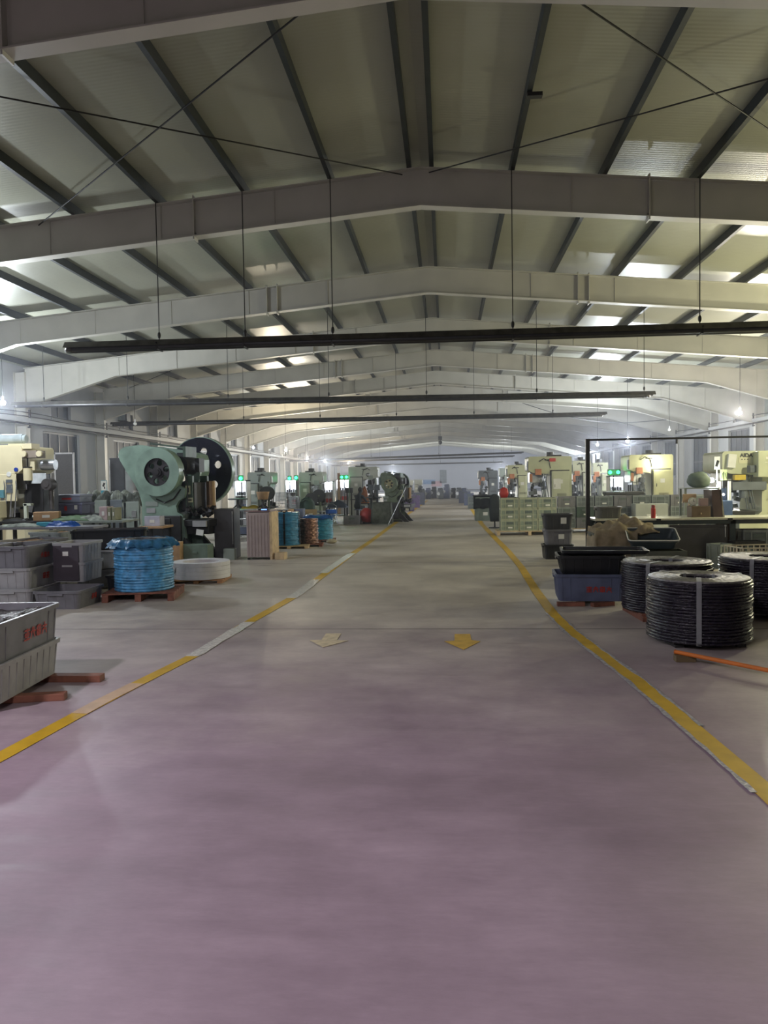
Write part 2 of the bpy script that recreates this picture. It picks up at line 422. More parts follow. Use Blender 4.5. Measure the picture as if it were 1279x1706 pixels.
# ------------------------------------------------------------------ portal frames (beams + columns)
ORD = ['nearest', 'second', 'third', 'fourth', 'fifth', 'sixth', 'seventh', 'eighth', 'ninth', 'tenth', 'eleventh',
       'twelfth', 'thirteenth', 'fourteenth', 'fifteenth', 'sixteenth', 'seventeenth', 'eighteenth', 'nineteenth']
def BOT(x):
    d = 0.64
    hx = abs(x-XR)
    if hx > 10.6: d += (hx-10.6)*0.21
    return TOP(x)-d
def portal(Y, label, double, full=True):
    t = T('roof_frame', label, 'roof beam', (XR, Y, 0), 0, 'steel portal frames')
    xs_l = [XL+0.35, -13.0, XR-10.6, -8, -5, XR]; xs_r = [XR, 5, 8, XR+10.6, 13.3, XRT-0.35]
    for nm, xs in (('rafter_web', xs_l), ('rafter_web', xs_r)):
        out = [(x-XR, TOP(x)-0.02) for x in xs] + [(x-XR, BOT(x)+0.01) for x in reversed(xs)]
        fin(nm, plate(out, [], 0.014), m_frame, t)
    for lower in (0, 1):
        b = new()
        for xs in (xs_l, xs_r):
            for xa, xb in zip(xs, xs[1:]):
                f = BOT if lower else TOP
                za, zb = f(xa), f(xb)
                q = [(xa-XR, -0.11, za), (xb-XR, -0.11, zb), (xb-XR, 0.11, zb), (xa-XR, 0.11, za)]
                dz = 0.018 if lower else -0.018
                v = [b.verts.new(p) for p in q] + [b.verts.new((p[0], p[1], p[2]+dz)) for p in q]
                for ff in ((0, 1, 2, 3), (4, 5, 6, 7), (0, 1, 5, 4), (1, 2, 6, 5), (2, 3, 7, 6), (3, 0, 4, 7)): b.faces.new([v[i] for i in ff])
        fin('bottom_flange' if lower else 'top_flange', b, m_frame, t)
    for sx in (-3.9, 3.75):
        for o in ((-0.13, 0.13) if double else (0,)):
            x = XR+sx+o
            b = new(); box(b, (sx+o, 0, (TOP(x)+BOT(x))/2), (0.022, 0.21, TOP(x)-BOT(x)+0.10))
            for e in (1, -1):
                zz = BOT(x)-0.05 if e > 0 else TOP(x)
                for q in (-0.05, 0.05): cyl(b, (sx+o-0.03, q, BOT(x)+0.05), (sx+o+0.03, q, BOT(x)+0.05), 0.014, n=6)
            fin('splice_plate', b, m_frame, t)
    b = new()
    for k in range(-6, 7):                        # web stiffeners
        sx = k*2.0+ (0.5 if k > 0 else -0.5)
        if k == 0 or abs(abs(sx)-3.9) < 0.6: continue
        x = XR+sx
        if XL+0.6 < x < XRT-0.6: box(b, (sx, 0, (TOP(x)+BOT(x))/2), (0.008, 0.06, TOP(x)-BOT(x)-0.04))
    fin('web_stiffener', b, m_frame, t)
    for xc, s in ((XL, 1), (XRT, -1)):
        b = new(); xx = xc+s*0.20-XR; h = TOP(xc)-0.1
        box(b, (xx, 0, h/2), (0.38, 0.012, h)); box(b, (xx-0.19, 0, h/2), (0.018, 0.24, h)); box(b, (xx+0.19, 0, h/2), (0.018, 0.24, h))
        fin('column', b, m_frame, t)
    return t
for i, Y in enumerate(FR):
    portal(Y, '%s steel roof frame from the viewer, spanning the hall%s' % (ORD[i], ', cut by the top of the picture' if i == 0 else ''), i % 2 == 0 and i > 0)
for Y in BACKFR: portal(Y, 'steel roof frame %s the viewer, out of the picture' % ('above' if Y > 0 else 'behind'), False)

# ------------------------------------------------------------------ purlins
for s, sn in ((-1, 'left'), (1, 'right')):
    offs = [0.16] + [1.5*k for k in range(1, 10)]
    for i, o in enumerate(offs):
        x = XR+s*o
        if not (XL+0.1 < x < XRT-0.1): continue
        z = TOP(x)
        b = new(); L_ = Y1-0.02-(Y0+0.02); cy = (Y0+Y1)/2
        box(b, (0, 0, 0.085), (0.012, L_, 0.166)); box(b, (s*0.03, 0, 0.010), (0.07, L_, 0.014)); box(b, (s*0.03, 0, 0.158), (0.07, L_, 0.012))
        box(b, (s*0.062, 0, 0.026), (0.008, L_, 0.03))
        lab = ('dark steel ridge purlin just %s of the roof ridge' % sn) if i == 0 else 'dark roof purlin running down the hall, %s %s of the ridge pair' % (['', 'first', 'second', 'third', 'fourth', 'fifth', 'sixth', 'seventh', 'eighth', 'ninth'][i], sn)
        p = fin('roof_purlin', b, m_purlin); p.location = (x, cy, z); setp(p, lab, 'purlin', 'dark roof purlins')
# ------------------------------------------------------------------ bracing rods
def brace(a, b_, label, r=0.011):
    c = new(); cyl(c, (0, 0, 0), Vector(b_)-Vector(a), r, n=8)
    o = fin('bracing_rod', c, m_rod); o.location = a; return setp(o, label, 'bracing rod')
def rz_(x): return TOP(x)-0.10
for a, c, lab in (
    ((-0.55, 7.6), (-7.0, 13.08), 'diagonal bracing rod rising to the right in the nearest left roof bay'),
    ((-7.0, 7.6), (-0.65, 13.08), 'diagonal bracing rod falling to the right in the nearest left roof bay'),
    ((0.55, 7.6), (6.7, 13.08), 'diagonal bracing rod falling to the right in the nearest right roof bay'),
    ((6.7, 7.6), (-0.2, 13.08), 'diagonal bracing rod rising to the right in the nearest right roof bay'),
    ((-7.2, 7.6), (-13.0, 13.08), 'bracing rod of the outer left roof bay'),
    ((-7.2, 25.35), (-13.0, 31.1), 'thin bracing rod near the left eave above the windows')):
    brace((a[0], a[1], rz_(a[0])), (c[0], c[1], rz_(c[0])), lab)
# small sign bracket under a purlin
x = XR+1.5
t = T('purlin_clip', 'small dark bracket hanging from the first right purlin near the viewer', 'bracket', (x, 10.55, TOP(x)))
b = new(); box(b, (0.10, 0, -0.03), (0.20, 0.10, 0.05)); box(b, (0.03, 0, -0.01), (0.03, 0.06, 0.05)); fin('bracket_plate', b, m_dark, t)

# ------------------------------------------------------------------ tube heaters
def heater(pl, pr, Y, rods, label, endl=True, endr=True):
    A = at(pl[0], pl[1], Y); B = at(pr[0], pr[1], Y)
    t = T('tube_heater', label, 'heater', (A.x, Y, A.z), 0, 'black tube heaters hanging from the roof')
    L_ = B.x-A.x; dz = B.z-A.z
    def P(s, y=0, z=0): return Vector((L_*s, y, dz*s+z))
    b = new()
    prof = [(-0.17, -0.02), (-0.09, 0.085), (0.09, 0.085), (0.17, -0.02), (0.165, -0.02), (0.085, 0.075), (-0.085, 0.075), (-0.165, -0.02)]
    loft(b, [[P(0, y, z) for y, z in prof], [P(1, y, z) for y, z in prof]])
    fin('reflector_hood', b, m_hood, t)
    b = new()
    for yy in (-0.08, 0.08): cyl(b, P(0.01, yy, -0.03), P(0.985, yy, -0.03), 0.05, n=14)
    fin('radiant_tube', b, m_black, t, smooth=False)
    for s, on in ((0.01, endl), (0.985, endr)):
        if not on: continue
        b = new(); sg = -1 if s < 0.5 else 1
        tube(b, [P(s, -0.08, -0.03)+Vector((sg*0.0, 0, 0)), P(s, -0.08, -0.03)+Vector((sg*0.07, 0.0, -0.0)), P(s, -0.03, -0.04)+Vector((sg*0.11, 0, 0)),
                 P(s, 0.03, -0.04)+Vector((sg*0.11, 0, 0)), P(s, 0.08, -0.03)+Vector((sg*0.07, 0, 0)), P(s, 0.08, -0.03)], 0.052, 12)
        fin('end_bend', b, m_hood, t, smooth=True)
    for x in rods:
        b = new(); s = (x-A.x)/L_; top = TOP(x)-A.z
        cyl(b, P(s, 0, 0.08), (x-A.x, 0, top), 0.009, n=6); sph(b, P(s, 0, 0.17), 0.03, (1, 1, 2), 8)
        box(b, P(s, 0, 0.02), (0.02, 0.34, 0.02)); box(b, P(s, 0, -0.03), (0.025, 0.28, 0.12))
        fin('hanger_rod', b, m_rod, t)
    return t
heater((112, 580), (1420, 541), 12.95, [XR-4.5, XR-3, XR-1.5, XR+1.5, XR+4.5], 'long black tube heater nearest the viewer, its left end open in view', True, True)
heater((22, 675), (1090, 657), 22.4, [-12, -9.4, -6.35, -3.35, -0.5, 2.65, 5.65], 'black tube heater second from the viewer, its right end near the right wall lamp')
heater((186, 707), (1010, 690), 30.0, [-10.9, -7.9, -4.85, -1.85, 1.15, 4.15], 'dark tube heater third from the viewer')
heater((482, 768), (872, 754), 66, [-12, -6.3, -.5, 5.65], 'far tube heater, upper of the three at the end of the hall')
heater((514, 770), (857, 760), 75, [-12, -6.3, -.5, 5.65], 'far tube heater, middle of the three at the end of the hall')
heater((552, 776), (838, 770), 90, [-12, -6.3, -.5, 5.65], 'far tube heater, lowest of the three at the end of the hall')

# ------------------------------------------------------------------ cable runs on the walls
for xin, s, zs, sn in ((XL, 1, (3.72, 3.95, 4.08), 'left'), (XRT, -1, (4.02, 4.2, 4.36), 'right')):
    t = T('cable_run', 'dark cable run on brackets along the %s wall above the windows' % sn, 'cable run', (xin+s*0.5, 0, 0))
    for i, z in enumerate(zs):
        b = new(); pts = []
        y = Y0+0.2
        while y < Y1-0.3:
            pts.append((0, y, z + (0.03*math.sin(y*1.05) if i else 0))); y += 1.5
        tube(b, pts, (0.035, 0.018, 0.018)[i], 6); fin('cable', b, m_dark, t)
    b = new(); bx(b, -0.03*s, 0.02*s-0.01, Y0+0.2, Y1-0.3, zs[0]+0.05, zs[0]+0.2); fin('cable_tray', b, m_wall, t)
    for Y in FR[1:]:
        b = new(); box(b, (-s*0.03, Y, (zs[0]+zs[2])/2), (0.05, 0.06, 0.62)); box(b, (-s*0.06, Y, zs[0]-0.1), (0.12, 0.05, 0.05)); fin('bracket', b, m_dark, t)

# ------------------------------------------------------------------ floor markings
m_lineY = M('line_yellow', (0.60, 0.37, 0.015), 0.55, 0, 0.10, 5)
m_lineF = M('line_faded', (0.58, 0.40, 0.25), 0.6, 0, 0.12, 5)
m_tape  = M('clear_tape', (0.82, 0.80, 0.76), 0.16, 0, 0.14, 30, 0.9)
m_tapeg = M('tape_edge', (0.42, 0.41, 0.45), 0.4, 0, 0.25, 30, 0.6)
m_arrow = M('arrow_yellow', (0.62, 0.39, 0.06), 0.6, 0, 0.12, 9)
m_arrow2= M('arrow_worn', (0.66, 0.56, 0.38), 0.6, 0, 0.16, 14)
def strip(name, px, widths, mat, label, cat, z=0.003, jit=0.0, thick=0.002, parent=None, off=0):
    pts = [gr(*p) for p in px]
    # densify
    P_ = []; W_ = []
    for i in range(len(pts)-1):
        n = max(2, int((pts[i+1]-pts[i]).length/0.12))
        for k in range(n):
            f = k/n; P_.append(pts[i].lerp(pts[i+1], f)); W_.append(widths[i]*(1-f)+widths[i+1]*f)
    P_.append(pts[-1]); W_.append(widths[-1])
    b = new(); lv = []
    for i, p in enumerate(P_):
        d = (P_[min(i+1, len(P_)-1)]-P_[max(0, i-1)]).normalized(); nrm = Vector((-d.y, d.x, 0))
        a = p+nrm*(W_[i]/2+random.uniform(-jit, jit)+off); c = p-nrm*(W_[i]/2+random.uniform(-jit, jit)-off)
        lv.append([b.verts.new((q.x, q.y, zz)) for q in (a, c) for zz in (z, z+thick)])
    for u, v in zip(lv, lv[1:]):
        b.faces.new((u[1], u[3], v[3], v[1])); b.faces.new((u[0], u[1], v[1], v[0])); b.faces.new((u[2], u[3], v[3], v[2]))
    b.faces.new((lv[0][0], lv[0][1], lv[0][3], lv[0][2])); b.faces.new((lv[-1][0], lv[-1][1], lv[-1][3], lv[-1][2]))
    o = fin(name, b, mat, parent)
    if not parent: setp(o, label, cat)
    return o
LL = [(-160, 1345), (0, 1262), (132, 1190), (228, 1140), (320, 1094), (400, 1045), (487, 996), (540, 957), (585, 924), (620, 900), (652, 876), (690, 849), (712, 833.5)]
WL = [0.13, 0.125, 0.12, 0.12, 0.115, 0.12, 0.13, 0.14, 0.14, 0.14, 0.17, 0.17, 0.17]
strip('floor_line', LL, WL, m_lineY, 'yellow painted aisle line on the left of the floor', 'floor line')
RL = [(1450, 1480), (1279, 1322), (1150, 1211), (1060, 1135), (1000, 1090), (950, 1052), (920, 1022), (893, 985), (868, 945), (845, 917), (828, 900), (803, 874), (788, 852), (777, 836)]
WR = [0.13, 0.125, 0.13, 0.135, 0.13, 0.13, 0.13, 0.13, 0.13, 0.14, 0.15, 0.16, 0.17, 0.17]
strip('floor_line', RL, WR, m_lineY, 'yellow painted aisle line on the right of the floor', 'floor line')
strip('tape_strip', [(132, 1190), (180, 1164), (228, 1140)], [0.125]*3, m_lineF, 'faded peach tape patch on the left aisle line, nearest the viewer', 'tape', 0.0055, 0.003)
strip('tape_strip', [(320, 1094), (360, 1070), (405, 1043), (415, 1037)], [0.135]*4, m_tape, 'shiny clear tape piece over the left aisle line, just beyond the bright yellow part', 'tape', 0.0055, 0.012)
strip('tape_strip', [(485, 997), (515, 976), (525, 966)], [0.16]*3, m_tape, 'shiny clear tape piece on the left aisle line level with the white coil', 'tape', 0.0055, 0.012)
strip('tape_strip', [(538, 955), (560, 940), (586, 922)], [0.16]*3, m_tape, 'farthest shiny clear tape piece on the left aisle line', 'tape', 0.0055, 0.012)
strip('tape_strip', RL[1:7], [0.03]*6, m_tapeg, 'ragged strip of lifted tape along the edge of the right aisle line', 'tape', 0.0055, 0.008, off=0.068)
strip('tape_strip', RL[2:7], [0.02]*5, m_tapeg, 'thin torn tape edge on the outer side of the right aisle line', 'tape', 0.0055, 0.01, off=-0.072)
def arrow(corners, mat, label):
    b = new(); P_ = [gr(*c) for c in corners]
    lo = [b.verts.new((p.x, p.y, 0.003)) for p in P_]; hi = [b.verts.new((p.x, p.y, 0.005)) for p in P_]
    n = len(P_); b.faces.new(hi)
    for i in range(n): b.faces.new((lo[i], lo[(i+1) % n], hi[(i+1) % n], hi[i]))
    setp(fin('floor_arrow', b, mat), label, 'arrow')
arrow([(757, 1057), (783, 1057), (785, 1067), (800, 1069), (772, 1083), (740, 1069), (757, 1068)], m_arrow, 'yellow painted arrow on the floor pointing towards the viewer')
arrow([(543, 1056), (568, 1056), (561, 1067), (580, 1068), (538, 1079), (515, 1067), (535, 1067)], m_arrow2, 'worn pale arrow on the floor left of the yellow one')
# ------------------------------------------------------------------ containers
def glyph(b, x, z, s, k, y=0):       # one brush-like painted character made of strokes in the xz plane
    st = [[(-.45, .38, .45, .38), (0, .5, 0, -.5), (-.35, .08, .35, .08), (-.35, -.18, .35, -.18), (-.45, -.46, .45, -.46), (-.35, .08, -.35, -.18), (.35, .08, .35, -.18)],
          [(-.45, .1, .45, .1), (-.05, .5, -.4, -.45), (.05, .1, .4, -.45), (-.2, .35, .25, .35)],
          [(-.35, .4, -.35, -.4), (-.35, .4, .35, .4), (.35, .4, .35, -.4), (-.35, 0, .35, 0), (-.35, -.4, .35, -.4), (0, .5, 0, -.5), (-.15, -.2, .15, -.2)],
          [(-.4, .2, .4, .2), (0, .5, 0, -.1), (-.3, -.1, .3, -.1), (-.3, -.1, -.4, -.5), (.25, -.1, .4, -.5)]][k % 4]
    for (xa, za, xb, zb) in st:
        d = Vector((xb-xa, zb-za)); a = math.atan2(d.y, d.x)
        box(b, (x+s*(xa+xb)/2, y, z+s*(za+zb)/2), (d.length*s+0.1*s, 0.0015, 0.16*s), (0, -a, 0))
def tub(x, y, z, L, W, H, rz, mat, label, fill=None, fillh=0.8, marks=None, tag=None, group=None, taper=0.035, tilt=None, ribs=True, side_marks='x'):
    """rectangular tub, L along local x, W along local y"""
    t = T('plastic_tub', label, 'tub', (x, y, z), rz, group)
    if tilt: t.rotation_euler = (tilt[0], tilt[1], rz)
    b = new(); R = 0.05; th = 0.008
    t2 = taper*2
    loft(b, [rrect(L-t2, W-t2, R, 0), rrect(L-t2*0.12, W-t2*0.12, R, H-0.035), rrect(L+0.03, W+0.03, R+0.012, H-0.035),
             rrect(L+0.036, W+0.036, R+0.015, H-0.004), rrect(L+0.03, W+0.03, R+0.012, H), rrect(L-th*2, W-th*2, R, H), rrect(L-t2-th*2, W-t2-th*2, R, 0.012)])
    fin('tub_body', b, mat, t, smooth=False)
    if ribs:
        b = new()
        for s in (-1, 1):
            n = max(3, int(L/0.12))
            for i in range(n+1):
                xx = (-0.5+i/n)*(L-0.14)
                if marks and side_marks == 'x' and s == -1 and abs(xx) < L*0.28: continue
                if marks and side_marks == 'x' and s == 1 and abs(xx) < L*0.28: continue
                bot = Vector((xx*0.97, s*(W-t2)/2, 0.02)); tp = Vector((xx, s*(W-t2*0.12)/2, H-0.035))
                cyl(b, bot, tp, 0.006, n=6)
            n = max(2, int(W/0.14))
            for i in range(n+1):
                yy = (-0.5+i/n)*(W-0.14)
                cyl(b, (s*(L-t2)/2, yy*0.97, 0.02), (s*(L-t2*0.12)/2, yy, H-0.035), 0.006, n=6)
            box(b, (s*(L/2+0.016), 0, H-0.045), (0.024, W*0.34, 0.025))
        fin('tub_ribs', b, mat, t)
    if fill:
        f = new(); n = 14
        h0 = H*fillh; tt = 1-0.12*(1-fillh)
        g = [[f.verts.new(((-0.5+i/n)*(L-0.06)*tt, (-0.5+j/n)*(W-0.06)*tt, h0+random.uniform(-0.012, 0.014)+0.02*math.cos(i*0.5)*math.sin(j*0.6))) for j in range(n+1)] for i in range(n+1)]
        for i in range(n):
            for j in range(n): f.faces.new((g[i][j], g[i+1][j], g[i+1][j+1], g[i][j+1]))
        bmesh.ops.solidify(f, geom=f.faces[:], thickness=0.01)
        o = fin('loose_metal_parts', f, fill, t); o['kind'] = 'stuff'
    if marks:
        for nm, (ux, uz, s, ks) in enumerate(marks):
            g = new(); yy = -(W/2 - taper*(1-(uz/H))) - 0.008
            for i, k in enumerate(ks): glyph(g, ux+i*s*1.15, uz, s, k, 0)
            a = math.atan2(taper, H)
            bmesh.ops.rotate(g, verts=g.verts, cent=(0, 0, uz), matrix=Matrix.Rotation(a, 3, 'X'))
            bmesh.ops.translate(g, verts=g.verts, vec=(0, yy, 0))
            fin('lettering', g, m_redink, t)
    if tag:
        g = new(); box(g, (tag[0], -(W/2)-0.004, tag[1]), (tag[2], 0.004, tag[3]), (math.atan2(taper, H), 0, 0)); fin('paper_tag', g, m_paper, t)
    return t
def crate(x, y, z, L, W, H, rz, mat, label, group=None, tag=True, lidded=False):
    """stacking crate with a framed, ribbed wall"""
    t = T('stacking_crate', label, 'crate', (x, y, z), rz, group)
    b = new(); th = 0.012
    loft(b, [rrect(L-0.03, W-0.03, 0.02, 0, 2), rrect(L-0.02, W-0.02, 0.02, H, 2), rrect(L-0.02-2*th, W-0.02-2*th, 0.015, H, 2), rrect(L-0.03-2*th, W-0.03-2*th, 0.015, 0.02, 2)])
    fin('crate_body', b, {'cream_crate': M('crate_panel_green', (0.24, 0.29, 0.235), 0.6), 'grey_green_crate': M('crate_panel_grey', (0.13, 0.155, 0.16), 0.6)}.get(mat.name, mat), t)
    b = new()
    for s in (-1, 1):
        for zz, hh in ((0.015, 0.03), (H-0.02, 0.04), (H*0.45, 0.015)):
            box(b, (0, s*(W/2-0.008), zz), (L, 0.016, hh)); box(b, (s*(L/2-0.008), 0, zz), (0.016, W, hh))
        for u in (-0.47, -0.24, 0.24, 0.47):
            box(b, (u*L, s*(W/2-0.008), H/2), (0.022, 0.018, H)); box(b, (s*(L/2-0.008), u*W, H/2), (0.018, 0.022, H))
    fin('crate_frame', b, mat, t)
    b = new(); box(b, (0, -W/2-0.001, H*0.72), (L*0.36, 0.01, H*0.2)); fin('handle', b, M('handle_dark_grey', (0.10, 0.13, 0.12), 0.6), t)
    if tag: b = new(); box(b, (0.01, -W/2-0.004, H*0.30), (L*0.24, 0.003, H*0.14)); fin('paper_tag', b, m_paper, t)
    return t
def pallet(x, y, z, L, W, H, rz, mat, label, boards=5, name='wooden_pallet'):
    t = T(name, label, 'pallet', (x, y, z), rz)
    for i in range(boards):
        yy = (-0.5+(i+0.5)/boards)*W
        b = new(); box(b, (0, yy, H-0.011), (L, W/boards*0.78, 0.022)); fin('deck_board', b, mat, t, bev=0.003)
    for s in (-1, 0, 1):
        b = new(); box(b, (s*(L/2-0.05), 0, (H-0.022)/2), (0.085, W, H-0.022)); fin('skid', b, mat, t, bev=0.003)
    return t
def beamwood(a, b_, w_, h, mat, label, name='wooden_skid', cat='wood block'):
    a = Vector(a); b_ = Vector(b_); d = b_-a
    t = new(); box(t, (0, 0, h/2), (d.length, w_, h))
    o = fin(name, t, mat, bev=0.004); o.location = (a+b_)/2; o.rotation_euler = (0, 0, math.atan2(d.y, d.x))
    return setp(o, label, cat)

# ---------------- foreground left: two stacked tubs on red skids
p1 = gr(20, 1166, 0.05); p2 = gr(100, 1120, 0.05)
dirv = (p2-p1); ang = math.atan2(dirv.y, dirv.x)
Lr = 1.05
def edge_tub(z, H, mat, label, Lx, **k):
    # right-hand long wall lies along p1 -> p2
    u = Vector((math.cos(ang), math.sin(ang), 0)); nL = Vector((-u.y, u.x, 0))
    c = p2 - u*(Lx/2-0.02) + nL*(0.33)
    return tub(c.x, c.y, z, Lx, 0.66, H, ang, mat, label, **k)
hj = 0.30
edge_tub(0.055, 0.29, m_lgrey, 'light grey tub at the left picture edge, under the filled one', 1.02, taper=0.025)
edge_tub(0.335, 0.30, m_grey, 'dark grey tub full of metal parts with red characters, nearest on the left', 1.06, fill=m_parts, fillh=0.86,
         marks=[(-0.03, 0.14, 0.085, (0, 1, 2, 3))], taper=0.02)
q = gr(168, 1136); q0 = gr(40, 1150)
beamwood((q0.x-0.1, q0.y+0.28, 0), (q.x, q.y+0.03, 0), 0.10, 0.055, m_redwood, 'red-brown wooden skid sticking out to the right under the nearest tubs')
q = gr(108, 1166); q0 = gr(-90, 1178)
beamwood((q0.x, q0.y+0.05, 0), (q.x, q.y+0.02, 0), 0.09, 0.053, m_redwood, 'second red-brown skid, nearer the viewer, under the nearest tubs')

# ---------------- left middle stacks of tubs (long walls run down the hall)
def stub(xr, yn, L, W, z, H, mat, label, rz=PI/2, **k):
    return tub(xr-W/2, yn+L/2, z, L, W, H, rz, mat, label, **k)
stub(-5.48, 9.65, 0.80, 0.60, 0.52, 0.30, m_grey, 'grey tub with red characters, top of the leftmost stack behind the filled tub', fill=m_parts, fillh=0.8, marks=[(0.0, 0.15, 0.07, (1, 2, 3))], taper=0.02)
stub(-5.46, 9.65, 0.80, 0.60, 0.25, 0.28, m_lgrey, 'light grey tub second from the top of the leftmost stack', marks=[(0.0, 0.14, 0.08, (2, 0))], taper=0.02)
stub(-5.42, 9.60, 0.80, 0.62, 0.0, 0.26, m_lgrey, 'light grey tub at the bottom of the leftmost stack', taper=0.03)
stub(-4.98, 10.2, 0.62, 0.44, 0.545, 0.27, m_lgrey, 'light grey tub on top of the second stack behind the dark board', taper=0.015)
stub(-4.98, 10.2, 0.62, 0.44, 0.275, 0.27, m_lgrey, 'light grey tub in the middle of the second stack', taper=0.015)
stub(-4.74, 9.55, 0.74, 0.62, 0.0, 0.24, m_grey, 'grey open tub at the bottom of the second stack beside the blue coil', marks=[(0.05, 0.12, 0.07, (0, 2))], taper=0.03, fill=m_dark, fillh=0.35)
g = new(); bx(g, -5.40, -5.04, 10.178, 10.186, 0.30, 0.78); o = fin('end_board', g, M('dark_purple_board', (0.055, 0.045, 0.06), 0.6)); setp(o, 'dark board leaning on the end of the second tub stack', 'board')
o.location.z = 0.0
g = new(); bx(g, -5.26, -5.18, 10.170, 10.176, 0.64, 0.70); setp(fin('paper_tag', g, m_paper), 'small white tag on the dark board of the second tub stack', 'tag')
tub(-5.27, 11.72, 0.615, 1.10, 0.50, 0.30, math.radians(20), m_dblack, 'black tub with a red mark, top of the stack behind the blue coil', marks=[(0.25, 0.14, 0.07, (0, 1))], fill=m_dark, fillh=0.8, taper=0.02)
tub(-5.25, 11.72, 0.315, 1.02, 0.50, 0.29, math.radians(20), m_lgrey, 'light grey tub under the black tub with a red mark', taper=0.02)
tub(-5.25, 11.72, 0.015, 1.02, 0.50, 0.29, math.radians(20), m_grey, 'grey tub at the bottom under the black tub with a red mark', marks=[(0.2, 0.14, 0.08, (3, 0))], taper=0.02)
tub(-4.75, 10.98, 0.0, 0.58, 0.30, 0.30, PI/2, m_dblack, 'black tub on the floor just left of the blue coil', taper=0.02)
tub(-6.15, 10.9, 0.56, 0.95, 0.60, 0.26, math.radians(70), m_grey, 'grey tray tub with cardboard in it at the left edge', fill=m_card, fillh=0.85, taper=0.02)
tub(-6.15, 10.9, 0.28, 0.95, 0.60, 0.27, math.radians(70), m_grey, 'grey tub under the tray tub with cardboard', taper=0.02)
tub(-6.15, 10.9, 0.0, 0.95, 0.60, 0.27, math.radians(70), m_grey, 'lowest grey tub under the tray tub with cardboard', taper=0.02)
tub(-6.35, 12.3, 0.60, 0.9, 0.6, 0.26, math.radians(80), m_gcrate, 'grey-green tub behind the cardboard tray tub', fill=m_card, fillh=0.8, taper=0.02)
tub(-6.35, 12.3, 0.30, 0.9, 0.6, 0.29, math.radians(80), m_grey, 'grey tub below the grey-green tub behind', taper=0.02)
tub(-6.35, 12.3, 0.0, 0.9, 0.6, 0.29, math.radians(80), m_grey, 'bottom grey tub below the grey-green tub behind', taper=0.02)

# ---------------- coils
def coil(x, y, z, r, h, label, mat, turns=16, hole=0.45, straps=(), strapmat=None, top=None, wob=0.004, flat=False, name='wire_coil', cat='coil', rz=0):
    t = T(name, label, cat, (x, y, z), rz)
    prof = [(r*hole, 0.0), (r*0.97, 0.0)]
    for i in range(turns):
        z0 = h*i/turns; dz = h/turns
        if flat: prof += [(r, z0+dz*0.06), (r, z0+dz*0.94), (r*0.985, z0+dz)]
        else:
            jj = random.uniform(-0.008, 0.008)
            prof += [(r*0.965+jj, z0), (r+jj, z0+dz*0.3), (r+jj, z0+dz*0.7), (r*0.965+jj, z0+dz)]
    prof += [(r*0.93, h*1.0), (r*hole*1.05, h*0.99), (r*hole, h*0.97), (r*hole, 0.0)]
    b = new(); lathe(b, prof, 56, wob=wob); fin('winding', b, mat, t, smooth=not flat)
    if top:
        b = new(); lathe(b, [(r*hole, h*0.99), (r*hole, h+0.012)]+[(r*(hole+(0.96-hole)*k/8), h+0.014+0.006*(k % 2)) for k in range(9)]+[(r*0.965, h*0.99)], 48)
        fin('coil_top', b, top, t, smooth=False)
    for a in straps:
        ca, sa = math.cos(math.radians(a)), math.sin(math.radians(a))
        b = new()
        pts = [(r*hole*0.98, h*0.1), (r*hole*0.98, h+0.02), (r*1.0, h+0.022), (r*1.022, h*0.93), (r*1.022, h*0.05), (r*0.98, -0.004)]
        wv = 0.022; ring = []
        for (rr, zz) in pts:
            c = Vector((rr*ca, rr*sa, zz)); n_ = Vector((-sa, ca, 0))*wv
            ring.append((b.verts.new(c-n_), b.verts.new(c+n_)))
        for p_, q_ in zip(ring, ring[1:]): b.faces.new((p_[0], p_[1], q_[1], q_[0]))
        bmesh.ops.solidify(b, geom=b.faces[:], thickness=0.003)
        fin('strap', b, strapmat or m_strap, t)
    return t
# blue wrapped coil on a pallet
c0 = gr(225, 1001); cx, cy = c0.x, c0.y+0.35
pallet(cx+0.0, cy+0.0, 0, 0.98, 0.9, 0.12, math.radians(10), m_redwood, 'reddish wooden pallet under the big blue wrapped coil')
t = coil(cx, cy, 0.121, 0.405, 0.70, 'big blue film-wrapped coil with a ruffled top on the left', m_bluef, 18, 0.5, top=m_coiltop)
b = new(); rings = []
for (rr, zz, am) in ((0.34, 0.725, 0.004), (0.41, 0.72, 0.006), (0.455, 0.67, 0.018), (0.485, 0.615, 0.03)):
    rings.append([Vector(((rr+am*math.sin(k*1.9)+random.uniform(-am, am)*0.5)*math.cos(2*PI*k/64), (rr+am*math.sin(k*1.9))*math.sin(2*PI*k/64),
                          zz+am*0.8*math.sin(k*1.3+1)+random.uniform(-am, am)*0.4)) for k in range(64)])
loft(b, rings, False, False); bmesh.ops.solidify(b, geom=b.faces[:], thickness=0.004)
fin('film_ruffle', b, m_bluef, t, smooth=True)
# white coil
c0 = gr(322, 973); cx, cy = c0.x, c0.y+0.42
pallet(cx, cy, 0, 0.86, 0.80, 0.06, math.radians(5), m_wood, 'low wooden pallet under the white coil')
t = coil(cx, cy, 0.061, 0.47, 0.27, 'low white coil lying on a pallet beyond the blue one', m_white, 4, 0.62, flat=True, wob=0)
g = new(); tube(g, [(-0.33, -0.345, 0.10), (-0.31, -0.355, 0.17), (-0.30, -0.36, 0.19)], 0.005); fin('wire_tie', g, m_dark, t)
